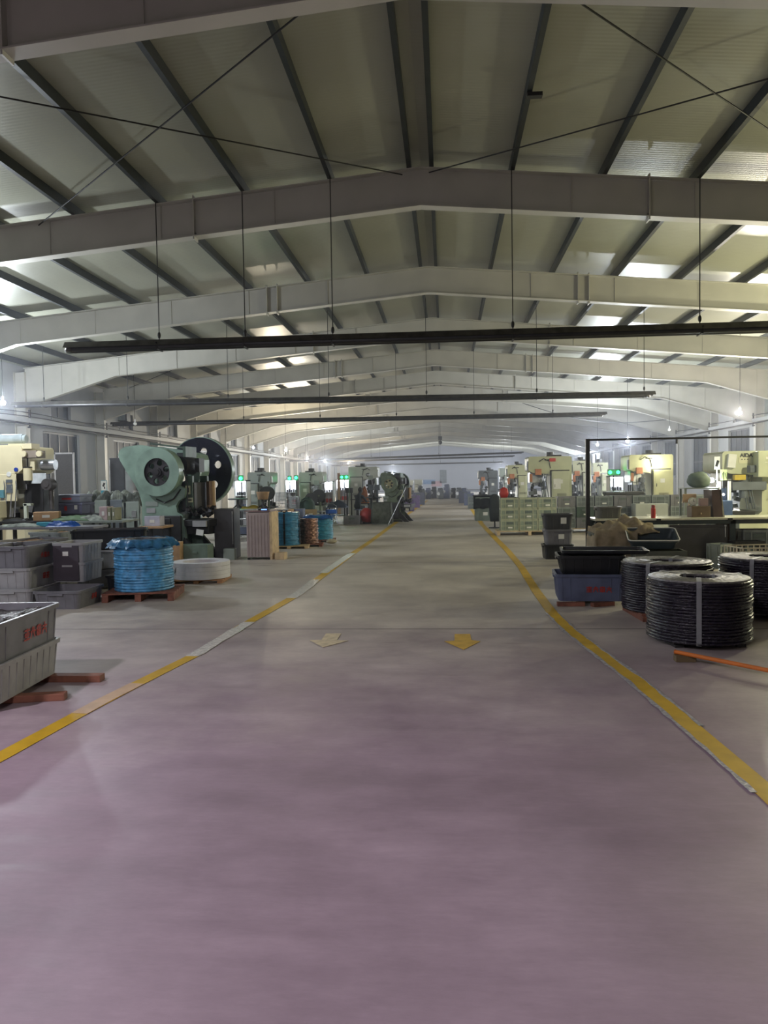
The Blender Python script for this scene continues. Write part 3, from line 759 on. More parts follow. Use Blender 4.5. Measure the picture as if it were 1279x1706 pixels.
# right coils
cy = 7.62; cx = at(1163, 1000, cy).x
pallet(cx+0.0, cy+0.06, 0, 0.68, 0.68, 0.05, math.radians(4), m_dark, 'dark low pallet under the nearest black coil')
coil(cx, cy, 0.052, 0.48, 0.57, 'nearest black film-wrapped strip coil on the right', m_filmblk, 20, 0.36, straps=(253, 20, 120), top=m_coiltop, wob=0.006)
NC = (cx, cy)
cx, cy = 2.53, 9.05
pallet(cx, cy, 0, 0.8, 0.8, 0.085, 0.05, m_redwood, 'reddish pallet under the black coil behind the nearest one')
coil(cx, cy, 0.087, 0.50, 0.54, 'black film-wrapped coil just behind and left of the nearest one', m_filmblk, 20, 0.36, straps=(232, 60, 140), top=m_coiltop, wob=0.008)
cx, cy = 3.66, 9.1
pallet(cx, cy, 0, 0.9, 0.9, 0.085, 0.0, m_dark, 'dark pallet under the black coil at the right picture edge')
coil(cx, cy, 0.087, 0.51, 0.575, 'black strip coil at the right picture edge', m_filmblk, 20, 0.36, straps=(232, 20, 120), top=m_coiltop, wob=0.005)
a = gr(1125, 1086, 0.07); c = gr(1300, 1121, 0.07)
d = (c-a); b = new(); cyl(b, (0, 0, 0), d*1.2, 0.018, n=14); cyl(b, (0, 0, 0), -d.normalized()*0.004, 0.021, n=14)
o = fin('orange_bar', b, m_orange, smooth=False); o.location = a; setp(o, 'orange painted bar lying on a block in front of the nearest black coil', 'bar')
k = gr(1145, 1103); beamwood((k.x-0.10, k.y+0.03, 0), (k.x+0.07, k.y+0.03, 0), 0.09, 0.053, M('olive_wood', (0.14, 0.10, 0.05), 0.8), 'small dark wooden block under the orange bar', 'wooden_block')
k = gr(1300, 1127); beamwood((k.x+0.0, k.y-0.03, 0), (k.x+0.30, k.y-0.03, 0), 0.09, 0.053, M('olive_wood', (0.14, 0.10, 0.05), 0.8), 'wooden block under the far end of the orange bar outside the picture', 'wooden_block')

# ---------------- right: black and blue tubs on skids
c0 = gr(934, 1004, 0.05); x0 = c0.x; y0 = c0.y
tub(x0+0.40, y0+0.36, 0.055, 0.84, 0.62, 0.34, math.radians(-4), m_blueg, 'blue-grey tub with red characters under the black tubs on the right', marks=[(-0.02, 0.15, 0.07, (0, 1, 2, 3))], taper=0.03)
tub(x0+0.42, y0+0.38, 0.375, 0.80, 0.60, 0.25, math.radians(-4), m_dblack, 'black tub nested on the blue-grey tub on the right', taper=0.05)
tub(x0+0.62, y0+0.50, 0.628, 1.05, 0.60, 0.05, math.radians(-6), m_dblack, 'shallow black tray lying across the black tub on the right', taper=0.01, ribs=False)
beamwood((x0-0.04, y0+0.05, 0), (x0+0.30, y0+0.05, 0), 0.08, 0.05, m_redwood, 'short brown skid under the left end of the blue-grey tub')
beamwood((x0+0.38, y0-0.02, 0), (x0+0.66, y0+0.10, 0), 0.08, 0.05, m_redwood, 'short reddish skid under the right end of the blue-grey tub')
# three dark bins by the aisle
c0 = gr(931, 932); x0, y0 = c0.x, c0.y+0.24
tub(x0, y0, 0.0, 0.56, 0.44, 0.29, 0.04, m_dblack, 'black bin at the bottom of the stack beside the right aisle line', taper=0.02)
tub(x0+0.01, y0, 0.28, 0.54, 0.44, 0.31, 0.0, m_grey, 'dark grey bin in the middle of the stack beside the right aisle line', tag=(0.04, 0.17, 0.11, 0.09), taper=0.03)
tub(x0+0.0, y0+0.0, 0.585, 0.56, 0.44, 0.31, -0.02, M('charcoal_bin', (0.045, 0.047, 0.05), 0.45), 'charcoal bin on top of the stack beside the right aisle line', tag=(0.1, 0.18, 0.11, 0.12), taper=0.03)

# ---------------- gantry post and long bench on the right
Yt = 14.0
pA = at(986, 729, Yt); px0 = pA.x
t = T('hose_gantry', 'dark steel post with a long thin overhead bar beside the bench', 'gantry', (px0, Yt+0.45, 0))
b = new(); box(b, (0, 0, pA.z/2), (0.07, 0.07, pA.z)); fin('post', b, m_dark, t)
b = new(); box(b, (3.4, 0, pA.z-0.02), (6.8, 0.035, 0.035)); fin('overhead_bar', b, m_dark, t)
b = new(); box(b, (6.75, 0, pA.z/2), (0.06, 0.06, pA.z)); fin('post', b, m_dark, t)
b = new(); box(b, (1.0, 0, 0.06), (0.3, 0.05, 0.04)); box(b, (0, 0, 0.02), (0.22, 0.22, 0.04)); fin('foot_plate', b, m_dark, t)
for k, xx in enumerate((1.6, 3.4)):
    b = new(); cyl(b, (xx, 0, pA.z-0.04), (xx, 0, pA.z-0.12), 0.02, n=8); fin('hook', b, m_dark, t)
th = 0.86
t = T('long_bench', 'long work bench with a pale worktop and dark steel frame on the right', 'bench', (px0, Yt, 0))
b = new(); bx(b, 0.05, 5.4, 0, 0.85, th-0.035, th); fin('worktop', b, M('bench_top', (0.62, 0.60, 0.48), 0.35, 0, 0.12, 3), t, bev=0.004)
m_bframe = M('bench_frame', (0.03, 0.045, 0.05), 0.5)
for xx in (0.12, 2.45, 3.85, 5.3):
    for yy in (0.06, 0.78):
        b = new(); box(b, (xx, yy, (th-0.035)/2), (0.09, 0.06, th-0.035)); fin('leg', b, m_bframe, t)
for yy in (0.05, 0.8):
    b = new(); bx(b, 0.06, 5.38, yy-0.02, yy+0.02, th-0.11, th-0.035); fin('frame_rail', b, m_bframe, t)
b = new(); bx(b, 0.1, 5.3, 0.10, 0.75, 0.20, 0.22); fin('lower_shelf', b, m_bframe, t)
b = new(); bx(b, 1.35, 2.35, 0.02, 0.05, 0.06, th-0.12); bx(b, 1.42, 2.28, 0.005, 0.02, 0.1, th-0.18); fin('cabinet_panel', b, M('charcoal_panel', (0.05, 0.048, 0.055), 0.45), t)
b = new(); cyl(b, (2.30, -0.01, th-0.16), (2.30, -0.01, th-0.34), 0.008, n=8); sph(b, (2.30, -0.01, th-0.14), 0.022, n=8); fin('panel_handle', b, m_steel, t)
for xx in (1.15, 2.38):
    b = new(); box(b, (xx, -0.02, th-0.03), (0.07, 0.05, 0.05)); fin('clamp', b, m_black, t)
# things on the bench
p = at(1088, 869, Yt+0.2)
t = T('thermos_flask', 'dark red thermos flask standing on the long bench', 'flask', (p.x, Yt+0.2, th))
b = new(); lathe(b, [(0, 0), (0.038, 0), (0.04, 0.01), (0.04, 0.17), (0.034, 0.185), (0, 0.185)], 20); fin('flask_body', b, m_red, t, smooth=False)
b = new(); lathe(b, [(0, 0.185), (0.034, 0.185), (0.035, 0.225), (0.03, 0.235), (0, 0.235)], 20); fin('flask_cap', b, M('flask_cap_red', (0.3, 0.05, 0.05), 0.4), t)
p = at(1011, 870, Yt+0.3); tub(p.x+0.02, Yt+0.35, th, 0.42, 0.40, 0.21, 0, M('brown_grey_plastic', (0.13, 0.13, 0.11), 0.5), 'brown-grey box at the left end of the long bench', taper=0.01)
p = at(1165, 867, Yt+0.3)
t = T('wooden_box', 'brown wooden box on the long bench below the round clock', 'box', (p.x, Yt+0.35, th))
b = new(); box(b, (0, 0, 0.10), (0.33, 0.28, 0.20)); fin('box_body', b, M('brown_box', (0.16, 0.11, 0.07), 0.6), t, bev=0.008)
b = new(); box(b, (0.0, -0.143, 0.07), (0.02, 0.008, 0.03)); fin('latch', b, m_palew, t)
t = T('desk_clock', 'small round clock standing on the brown wooden box', 'clock', (p.x-0.11, Yt+0.32, th+0.205))
b = new(); cyl(b, (0, -0.02, 0.08), (0, 0.03, 0.08), 0.075, n=24); box(b, (0, 0, 0.005), (0.06, 0.04, 0.01)); fin('clock_case', b, m_palew2, t)
b = new(); cyl(b, (0, -0.022, 0.08), (0, -0.0205, 0.08), 0.062, n=24); fin('clock_face', b, m_paper, t)
b = new(); box(b, (0.0, -0.024, 0.098), (0.006, 0.002, 0.045)); box(b, (0.013, -0.024, 0.08), (0.03, 0.002, 0.006)); fin('clock_hands', b, m_black, t)
b = new(); box(b, (0, 0, 0.07), (0.14, 0.12, 0.14)); o = fin('pink_box', b, M('pink_carton', (0.62, 0.45, 0.40), 0.7), bev=0.004); o.location = (p.x+0.08, Yt+0.35, th+0.2); setp(o, 'small pink carton beside the clock on the brown box', 'box')
p = at(1150, 838, Yt+0.7); b = new(); box(b, (0, 0, 0.0), (0.24, 0.02, 0.16), (0.2, 0, 0)); bx(b, -0.01, 0.01, 0.0, 0.03, th-at(1148, 830, Yt+0.7).z, 0.0)
o = fin('peach_card', b, M('peach_card', (0.70, 0.50, 0.32), 0.7)); o.location = (at(1148, 830, Yt+0.7).x, Yt+0.7, at(1148, 830, Yt+0.7).z); setp(o, 'peach coloured card on a stand behind the bench', 'card')
# leaning boards
p = at(1187, 866, Yt+0.5)
for k, (dx, tl, mt, lb) in enumerate(((0, 0.16, M('brown_board', (0.08, 0.05, 0.05), 0.5), 'dark brown board leaning on the bench beside the clock'), (0.10, 0.30, M('grey_board', (0.30, 0.28, 0.24), 0.6), 'narrow pale board leaning next to the dark brown one'))):
    b = new(); box(b, (0, 0, 0.24), (0.16 if k == 0 else 0.03, 0.45, 0.50)); o = fin('leaning_board', b, mt); o.location = (p.x+dx, Yt+0.45, th+0.005); o.rotation_euler = (0, -tl*0.4, 0); setp(o, lb, 'board')
# green bag hump
b = new(); sph(b, (0, 0, 0.14), 0.2, (1.1, 0.8, 0.8), 16)
for v in b.verts: v.co += Vector((random.uniform(-.02, .02), random.uniform(-.02, .02), random.uniform(-.02, .02)))
for v in b.verts: v.co.z = max(0, v.co.z)
p = at(1174, 845, Yt+0.9); o = fin('green_bag', b, M('grey_green_bag', (0.20, 0.26, 0.22), 0.6), smooth=True); o.location = (p.x, Yt+1.25, 1.38); setp(o, 'grey-green bag under the bright work lamp', 'bag')
t = T('bag_stand', 'low rack behind the bench carrying the grey-green bag', 'rack', (p.x, Yt+1.25, 0))
for s in (-1, 1):
    for q in (-1, 1): b = new(); box(b, (s*0.3, q*0.15, 0.69), (0.04, 0.04, 1.38)); fin('leg', b, m_gpress, t)
b = new(); box(b, (0, 0, 1.37), (0.66, 0.36, 0.02)); fin('shelf', b, m_gpress, t)
# things under the bench
p = at(1217, 905, Yt+0.1)
b = new(); sph(b, (0, 0, 0.30), 0.24, (0.9, 0.7, 1.25), 16); 
for v in b.verts: v.co += Vector((random.uniform(-.02, .02),)*3)
for v in b.verts: v.co.z = max(0, v.co.z)
o = fin('brown_sack', b, M('brown_sack', (0.12, 0.08, 0.07), 0.9), smooth=True); o.location = (p.x-0.0, Yt+0.40, 0.225); setp(o, 'brown sack under the long bench', 'sack')
crate(p.x-0.28, Yt-0.2, 0.0, 0.34, 0.3, 0.42, 0.5, M('pale_green_bin', (0.24, 0.27, 0.24), 0.5), 'pale grey-green bin standing in front of the bench opening', tag=False)
crate(at(1238, 900, Yt).x, Yt-0.15, 0.0, 0.50, 0.35, 0.46, 0.0, m_dblack, 'black crate in front of the bench beside the brown sack', tag=False)
crate(at(1262, 885, Yt).x+0.1, Yt+0.4, 0.225, 0.55, 0.4, 0.40, 0, m_gcrate, 'grey-green crate under the right part of the long bench')
# bin draped with cloth, and the tilted tray on it
c0 = at(1045, 905, 12.3); xd = c0.x
t = tub(xd-0.08, 12.4, 0.0, 0.92, 0.6, 0.74, 0.0, M('dark_green_bin', (0.07, 0.075, 0.06), 0.5), 'large dark bin under the beige cloth on the right', taper=0.02)
t = tub(xd+0.27, 11.93, 0.585, 0.70, 0.44, 0.16, math.radians(-6), M('slate_tray', (0.06, 0.08, 0.09), 0.4), 'dark slate tray tipped forward with a white edge, in front of the cloth', taper=0.04, tilt=(math.radians(20), 0), ribs=False)
b = new(); R_ = rrect(0.735, 0.475, 0.06, 0.16); tube(b, R_+[R_[0]], 0.008, 6); fin('white_rim', b, m_paper, t)
crate(xd+0.34, 11.84, 0.0, 0.74, 0.46, 0.50, -0.05, M('olive_grey_crate', (0.12, 0.13, 0.10), 0.5), 'olive-grey crate carrying the tipped slate tray', tag=False)
b = new(); N = 26
gv = [[None]*(N+1) for _ in range(N+1)]
for i in range(N+1):
    for j in range(N+1):
        u, v = i/N*1.06-0.60, j/N*1.0-0.65
        z = 0.775 + 0.17*math.exp(-((u-0.05)**2*7+(v-0.02)**2*9)) + 0.05*math.sin(u*17+v*9)*math.exp(-u*u*4) + 0.03*math.sin(v*23-u*11) + random.uniform(-.006, .006)
        x_, y_ = u, v
        if u < -0.50: z = 0.775 - (-0.50-u)*5.9 + 0.01*math.sin(v*20); x_ = -0.50 - (-0.5-u)*0.25 + 0.02*math.sin(v*24)
        if v < -0.36:
            dr = (-0.36-v)*(2.3 if u < 0.12 else 0.10); z = min(z, 0.775 - dr + 0.01*math.sin(u*20)); y_ = -0.36-0.03-(-0.36-v)*0.05 + 0.02*math.sin(u*26)
        gv[i][j] = b.verts.new((x_, y_, max(0.05, z)))
for i in range(N):
    for j in range(N): b.faces.new((gv[i][j], gv[i+1][j], gv[i+1][j+1], gv[i][j+1]))
bmesh.ops.solidify(b, geom=b.faces[:], thickness=0.008)
o = fin('beige_cloth', b, m_cloth, smooth=True); o.location = (xd-0.05, 12.4, 0); setp(o, 'crumpled beige cloth thrown over the dark bin on the right', 'cloth')
# cream lattice crate near right coil
p = at(1250, 921, 10.6)
pallet(p.x+0.3, 10.8, 0.0, 1.0, 0.7, 0.12, 0, m_dark, 'dark pallet below the grey tubs behind the right coil')
tub(p.x+0.3, 10.8, 0.122, 1.0, 0.62, 0.40, 0.0, m_grey, 'grey tub below the cream lattice crate', taper=0.01)
t = T('lattice_crate', 'cream lattice crate behind the black coils at the right edge', 'crate', (p.x+0.25, 10.8, 0.524), math.radians(8))
b = new()
for s in (-1, 1):
    for zz in (0.01, 0.11): box(b, (0, s*0.25, zz), (0.84, 0.014, 0.016)); box(b, (s*0.42, 0, zz), (0.014, 0.5, 0.016))
    for i in range(11): box(b, (-0.42+i*0.084, s*0.25, 0.06), (0.014, 0.010, 0.1))
    for i in range(7): box(b, (s*0.42, -0.25+i*0.083, 0.06), (0.010, 0.014, 0.1))
fin('lattice_wall', b, M('cream_lattice', (0.62, 0.56, 0.40), 0.6), t)
b = new(); box(b, (0, 0, 0.006), (0.83, 0.49, 0.01)); fin('crate_base', b, M('cream_lattice2', (0.3, 0.25, 0.17), 0.6), t)

# ---------------- pallet of cream crates
c0 = gr(832, 892); Yc = c0.y; xc = c0.x
pallet(xc+0.85, Yc+0.45, 0, 1.85, 1.0, 0.12, 0, m_palew, 'orange-brown wooden pallet under the cream-green crates')
cc = ['left', 'middle', 'right']; rr = ['bottom', 'middle', 'top']
for i in range(3):
    for j in range(3):
        crate(xc+0.30+i*0.53, Yc+0.36, 0.122+j*0.315, 0.52, 0.6, 0.31, 0, m_cream, 'cream-green stacking crate, %s row, %s column of the pallet by the aisle' % (rr[j], cc[i]), 'cream crates on the pallet')
# grey-green crates further right, behind the bench
k = 0
def gcrates(pxs, y_, zrow, Y, mats, names):
    pass
pallet(at(1000, 890, 23).x+0.6, 23.4, 0, 5.2, 1.0, 0.12, 0, m_palew, 'long wooden pallet deck under the grey-green crates behind the bench', boards=6)
xs0 = at(928, 880, 23.0).x
cols = ['first', 'second', 'third', 'fourth', 'fifth', 'sixth', 'seventh', 'eighth', 'ninth']
for i in range(9):
    for j in range(3):
        mt = [m_gcrate, m_gcrate, m_grey][(i*2+j) % 3] if not (j == 1 and i in (1, 4)) else m_dgreen
        crate(xs0+0.28+i*0.54, 23.3, 0.122+j*0.315, 0.51, 0.58, 0.31, 0, mt, 'grey stacking crate, %s row, %s column right of the cream-green crates' % (rr[j], cols[i]), 'grey crates behind the bench', tag=(i+j) % 2 == 0)
# tall green bin with black sheet
c0 = gr(803, 868); 
crate(c0.x+0.12, c0.y+0.45, 0, 0.75, 0.8, 0.92, 0, M('green_grey_tall', (0.16, 0.20, 0.17), 0.6), 'tall grey-green bin beside the right aisle line near the cream crates')
b = new(); n=20
g = [[None]*(n+1) for _ in range(n+1)]
for i in range(n+1):
    for j in range(n+1):
        u, v = i/n*1.0-0.5, j/n*1.0-0.5
        z = 0.97+0.02*math.sin(u*20+v*9)
        if v < -0.36: z -= (-0.36-v)*3.5
        if u > 0.30: z -= (u-0.30)*4.4
        g[i][j] = b.verts.new((min(u, 0.40+0.02*math.sin(v*20))*1.1, max(v, -0.42+0.02*math.sin(u*22))*1.02, z))
for i in range(n):
    for j in range(n): b.faces.new((g[i][j], g[i+1][j], g[i+1][j+1], g[i][j+1]))
bmesh.ops.solidify(b, geom=b.faces[:], thickness=0.008)
o = fin('black_sheet', b, m_jacket, smooth=True); o.location = (c0.x+0.22, c0.y+0.45, 0); setp(o, 'black sheet thrown over the tall grey-green bin', 'sheet')
p = at(829, 822, c0.y-0.8)
t = T('dark_jacket_stand', 'dark coat hanging on a post at the aisle edge in front of the cream crates', 'coat', (at(824, 870, 25.5).x, 25.5, 0))
b = new(); cyl(b, (0, 0, 0.03), (0, 0, 1.12), 0.025, n=8); cyl(b, (0, 0, 0), (0, 0, 0.03), 0.2, n=16); fin('post', b, m_dark, t)
b = new(); loft(b, [rrect(0.30, 0.2, 0.08, 0.22), rrect(0.36, 0.24, 0.1, 0.5), rrect(0.38, 0.24, 0.1, 0.85), rrect(0.30, 0.2, 0.08, 1.05), rrect(0.12, 0.1, 0.04, 1.12)]); fin('coat', b, m_jacket, t, smooth=True)
b = new(); loft(b, [rrect(0.20, 0.10, 0.04, 0), rrect(0.26, 0.16, 0.05, 0.12), rrect(0.22, 0.14, 0.05, 0.25), rrect(0.06, 0.05, 0.02, 0.3)]); o = fin('red_bag', b, m_red, smooth=True)
o.location = (at(829, 830, 24.0).x, 23.0, 1.068); setp(o, 'red bag on the corner of the cream-green crates', 'bag')
o.location.x = xc+0.16; o.location.y = Yc+0.36
# ------------------------------------------------------------------ machines
def cpress(xa, xb, Y, ztop, face, mat, label, depth=1.1, rz=0.0, cab=True, top='flat', detail=2, brand=None, lamp_tag=False, scale_x=1.0, group=None, hole=False, base=None, colored=True):
    """C-frame press: side profile in the xz plane; face=+1 works towards +x, -1 towards -x. xa..xb is the width"""
    W = xb-xa; cx = (xa+xb)/2
    t = T('stamping_press', label, 'press', (cx, Y+depth/2, 0), rz, group)
    f = face; h = W/2; H = ztop
    def X(u): return u*h*f             # u in -1..1, +1 is the working side
    thr = 0.36*H; top_lo = 0.76*H
    prof = [(-1, 0), (1.0, 0), (1.0, 0.32*H/1.0), (0.05, 0.34*H), (-0.05, thr+0.03), (-0.05, top_lo-0.07), (0.10, top_lo-0.02), (0.80, top_lo+0.02), (1.0, top_lo+0.10), (1.0, H-0.05), (0.95, H), (-0.95, H), (-1, H-0.05)]
    out = [(X(a), b_) for a, b_ in prof]
    holes = [circ(X(0.35), H*0.84, 0.09, 20)] if hole else []
    b = plate(out, holes, depth); fin('press_frame', b, mat, t, bev=0.012)
    b = new(); box(b, (X(0.62), 0, top_lo-0.14), (0.34*h*1.6, depth*0.62, 0.36)); box(b, (X(0.62), 0, top_lo-0.36), (0.30*h, depth*0.5, 0.10)); fin('slide', b, m_steel if colored else mat, t, bev=0.01)
    b = new(); box(b, (X(0.55), 0, 0.36*H), (0.9*h, depth*0.92, 0.09)); fin('bolster', b, m_dark, t, bev=0.01)
    b = new(); rs = random.Random(int(Y*10))
    for q in range(14): box(b, (X(rs.uniform(0.15, 0.95)), -depth*rs.uniform(0.1, 0.48), rs.uniform(0.42*H, top_lo-0.05)), (rs.uniform(.04, .16), rs.uniform(.04, .14), rs.uniform(.04, .2)), (0, rs.uniform(-.3, .3), 0))
    for q in range(4): u0 = rs.uniform(0.1, 0.9); tube(b, [(X(u0), -depth/2+0.02, top_lo), (X(u0+0.08), -depth/2-0.02, top_lo-0.25), (X(u0-0.05), -depth/2, 0.4*H)], 0.014, 6)
    fin('feed_gear', b, [m_dark, m_dpress, m_steel][int(Y*10) % 3] if face > 0 else m_dpress, t)
    b = new()
    for q in (-0.25, 0.0, 0.22): box(b, (X(0.6)+q*0.5, -0.1+q, 0.36*H+0.11), (0.12, 0.12, 0.13)); cyl(b, (X(0.75), q*depth, 0.36*H+0.04), (X(0.75), q*depth, top_lo-0.35), 0.02, n=8)
    fin('die_set', b, m_dark, t)
    if cab:
        b = new(); bx(b, X(-0.86), X(-0.05), -depth/2-0.17, -depth/2-0.02, 0.36*H, 0.79*H); fin('control_cabinet', b, mat, t, bev=0.012)
        b = new(); bx(b, X(-0.89), X(0.0), -depth/2-0.03, -depth/2, 0.34*H, 0.805*H); fin('cabinet_shadow_gap', b, m_dark, t)  # dark plate standing in for the shadow gap around the cabinet
        b = new(); bx(b, X(-0.80), X(-0.12), -depth/2-0.178, -depth/2-0.168, 0.39*H, 0.77*H); c_ = fin('cabinet_door', b, mat, t, bev=0.004)
        b = new(); box(b, (X(-0.18), -depth/2-0.178, 0.58*H), (0.02, 0.02, 0.1)); fin('door_handle', b, m_dark, c_)
        b = new(); box(b, (X(-0.45), -depth/2-0.181, 0.64*H), (0.14, 0.004, 0.13)); fin('notice', b, m_paper, t)
        b = new()
        for q in range(4): box(b, (X(-0.5), -depth/2-0.181, 0.47*H-q*0.022), (0.3, 0.006, 0.008))
        fin('vent_louvres', b, m_dark, t)
    if detail > 1:
        b = new(); bx(b, X(-0.6), X(0.1), -0.25, 0.3, H, H+0.06); cyl(b, (X(-0.1), -0.1, H+0.06), (X(-0.1), -0.1, H+0.16), 0.12, n=14); fin('top_motor', b, m_dark, t)
        b = new(); tube(b, [(X(0.5), -depth/2-0.02, H*0.93), (X(0.3), -depth/2-0.05, H*0.97), (X(0.05), -depth/2-0.05, H*0.93), (X(-0.02), -depth/2-0.03, H*0.83)], 0.014); fin('hose', b, m_dark, t)
        b = new(); box(b, (X(0.55), -depth/2-0.03, top_lo+0.05), (0.2, 0.06, 0.2)); box(b, (X(0.9), -depth/2-0.05, top_lo-0.15), (0.09, 0.1, 0.26)); fin('operator_panel', b, M('operator_orange', (0.5, 0.2, 0.1), 0.5) if f < 0 else m_gpress, t, bev=0.006)
        b = new(); cyl(b, (X(1.02), -depth/2+0.1, top_lo+0.1), (X(1.02), -depth/2+0.1, H-0.15), 0.045, n=12); fin('air_cylinder', b, m_steel, t)
        b = new(); box(b, (X(0.1), -depth/2-0.003, H*0.95), (0.22, 0.004, 0.035)); fin('nameplate', b, m_dark, t)
    return t
def pressx(pa, pb, Y, ptop, face, mat, label, **k):
    a = at(pa, ptop, Y); c = at(pb, ptop, Y)
    return cpress(a.x, c.x, Y, a.z, face, mat, label, **k)
# right row
t = pressx(880, 952, 26.0, 761, -1, m_pale, 'pale green press above the pallet of cream-green crates', depth=1.2, cab=True)
xA = (at(880, 761, 26).x+at(952, 761, 26).x)/2
b = new(); box(b, (0.08, -0.62, 2.22), (0.20, 0.03, 0.11)); fin('red_counter', b, m_red, t)
g = new(); box(g, (0.20, -0.786, 1.42), (0.24, 0.004, 0.34)); fin('notice_sheet', g, m_paper, t)
pressx(845, 878, 33.0, 775, -1, m_pale, 'green press with a shaded front, left of the pale press by the cream-green crates', depth=1.2)
pressx(797, 829, 42.0, 784, -1, m_dpress, 'dark slate grey press farther along the right aisle line', depth=1.5)
pressx(954, 984, 31.0, 768, -1, m_palew2, 'whitish green press between the pale press and the gantry post', depth=1.2)
pressx(988, 1013, 33.0, 771, -1, m_palew2, 'whitish press just right of the gantry post', depth=1.2)
pressx(1048, 1121, 25.2, 758, -1, m_yelgr, 'big yellow-green press in the middle of the right row', depth=1.2)
t = pressx(1203, 1330, 17.6, 752, -1, m_pale, 'pale green press with AIDA lettering at the right edge', depth=1.3, detail=1, cab=False)
a = at(1203, 752, 17.6).x; c = at(1330, 752, 17.6).x; cxp = (a+c)/2; yf = 17.6
pz = at(1243, 758, yf-0.01)
text('lettering', 'AIDA', 0.115, m_black, t, (pz.x-cxp, -0.66, pz.z-0.01), (PI/2, 0, 0), 0.004, 0.004)
pz = at(1240, 766, yf); b = new(); box(b, (pz.x-cxp, -0.655, pz.z), (0.25, 0.006, 0.15)); fin('notice_board', b, M('cream_notice', (0.68, 0.66, 0.46), 0.6), t)
b = new()
for q in (-0.06, 0, 0.06): box(b, (pz.x-cxp+q, -0.66, pz.z+0.01), (0.03, 0.003, 0.014))
fin('notice_print', b, m_dark, t)
pz = at(1217, 768, yf); b = new(); box(b, (pz.x-cxp, -0.70, pz.z), (0.17, 0.08, 0.30), (0, 0.12, 0)); fin('white_guard', b, m_paper, t)
b = new(); bx(b, -0.16, 0.80, -0.95, -0.66, 1.56, 2.12); fin('electrical_cabinet', b, m_pale, t, bev=0.015)
b = new(); box(b, (0.15, -0.956, 1.97), (0.3, 0.006, 0.05)); box(b, (0.08, -0.956, 1.88), (0.2, 0.006, 0.012)); fin('cabinet_label', b, m_paper, t)
b = new(); box(b, (-0.24, -0.80, 1.74), (0.16, 0.12, 0.16), (0, 0, 0.3)); fin('junction_box', b, m_dpress, t, bev=0.01)
b = new(); bx(b, -0.60, -0.36, -0.80, -0.66, 1.50, 1.62); fin('yellow_feeder', b, m_yellow, t, bev=0.01)
b = new(); tube(b, [(0.35, -0.72, 1.6), (0.36, -0.75, 1.3), (0.33, -0.74, 1.1), (0.2, -0.73, 1.02)], 0.016); tube(b, [(0.28, -0.72, 1.6), (0.28, -0.75, 1.3), (0.26, -0.74, 1.15), (0.16, -0.73, 1.1)], 0.016); fin('hose', b, m_copper, t)
b = new(); cyl(b, (-0.34, -0.6, 1.62), (-0.34, -0.6, 1.1), 0.09, n=16); bx(b, -0.62, 0.1, -0.74, -0.66, 1.28, 1.46); fin('feeder_body', b, m_dpress, t)
# feeder machine in front of AIDA press
p = at(1203, 862, 16.2)
t = T('strip_feeder', 'narrow strip feeder with two white uprights in front of the pale press with AIDA lettering', 'feeder', (p.x, 16.2, 0))
b = new(); box(b, (0, 0, 0.4), (0.5, 0.5, 0.8)); fin('feeder_base', b, m_dpress, t, bev=0.01)
for s in (-1, 1): b = new(); box(b, (s*0.10, -0.1, 1.28), (0.05, 0.06, 0.42)); fin('upright', b, m_paper, t, bev=0.004)
b = new(); box(b, (0, 0.0, 1.22), (0.14, 0.1, 0.26)); box(b, (0, 0, 0.95), (0.3, 0.3, 0.3)); fin('feed_head', b, M('feeder_blue', (0.10, 0.15, 0.28), 0.4, 0.3), t, bev=0.01)
b = new(); sph(b, (0.0, -0.06, 1.22), 0.025, n=8); fin('indicator', b, M('small_lamp', (1, .9, .7), emis=4), t)
b = new(); box(b, (-0.02, -0.12, 1.62), (0.13, 0.01, 0.22)); fin('hi_vis_panel', b, M('lime_white', (0.6, 0.72, 0.35), 0.5), t)
b = new(); box(b, (-0.02, -0.127, 1.60), (0.012, 0.004, 0.16)); box(b, (-0.05, -0.127, 1.60), (0.008, 0.004, 0.12), (0, .2, 0)); box(b, (0.02, -0.127, 1.60), (0.008, 0.004, 0.12), (0, -.2, 0)); fin('panel_marks', b, m_dark, t)
b = new(); box(b, (-0.14, -0.1, 1.86), (0.11, 0.01, 0.26)); box(b, (-0.14, -0.09, 1.55), (0.02, 0.02, 0.6)); fin('picture_notice', b, m_paper, t)
b = new(); box(b, (-0.14, -0.107, 1.85), (0.05, 0.003, 0.13), (0, .3, 0)); fin('notice_picture', b, m_dark, t)
# bright work lamp near it
p = at(1185, 800, 16.0)
t = T('work_lamp', 'very bright small work lamp beside the strip feeder', 'lamp', (p.x, 16.0, p.z))
b = new(); sph(b, (0, 0, 0), 0.05, n=14); fin('bulb', b, M('work_bulb', (0.9, 1.0, 0.95), emis=40), t)
b = new(); tube(b, [(0.05, 0.06, 0.0), (0.12, 0.1, 0.0), (0.16, 0.12, -0.2), (0.16, 0.12, -p.z+0.0)], 0.01); cyl(b, (0.16, 0.12, -p.z), (0.16, 0.12, -p.z+0.02), 0.1, n=14); fin('lamp_stand', b, m_dark, t)
ld = bpy.data.lights.new('bulb_light', 'POINT'); ld.energy = 12; ld.color = (0.9, 1, 0.95); ld.shadow_soft_size = 0.07
lo = bpy.data.objects.new('bulb_light', ld); COL.objects.link(lo); lo.parent = t
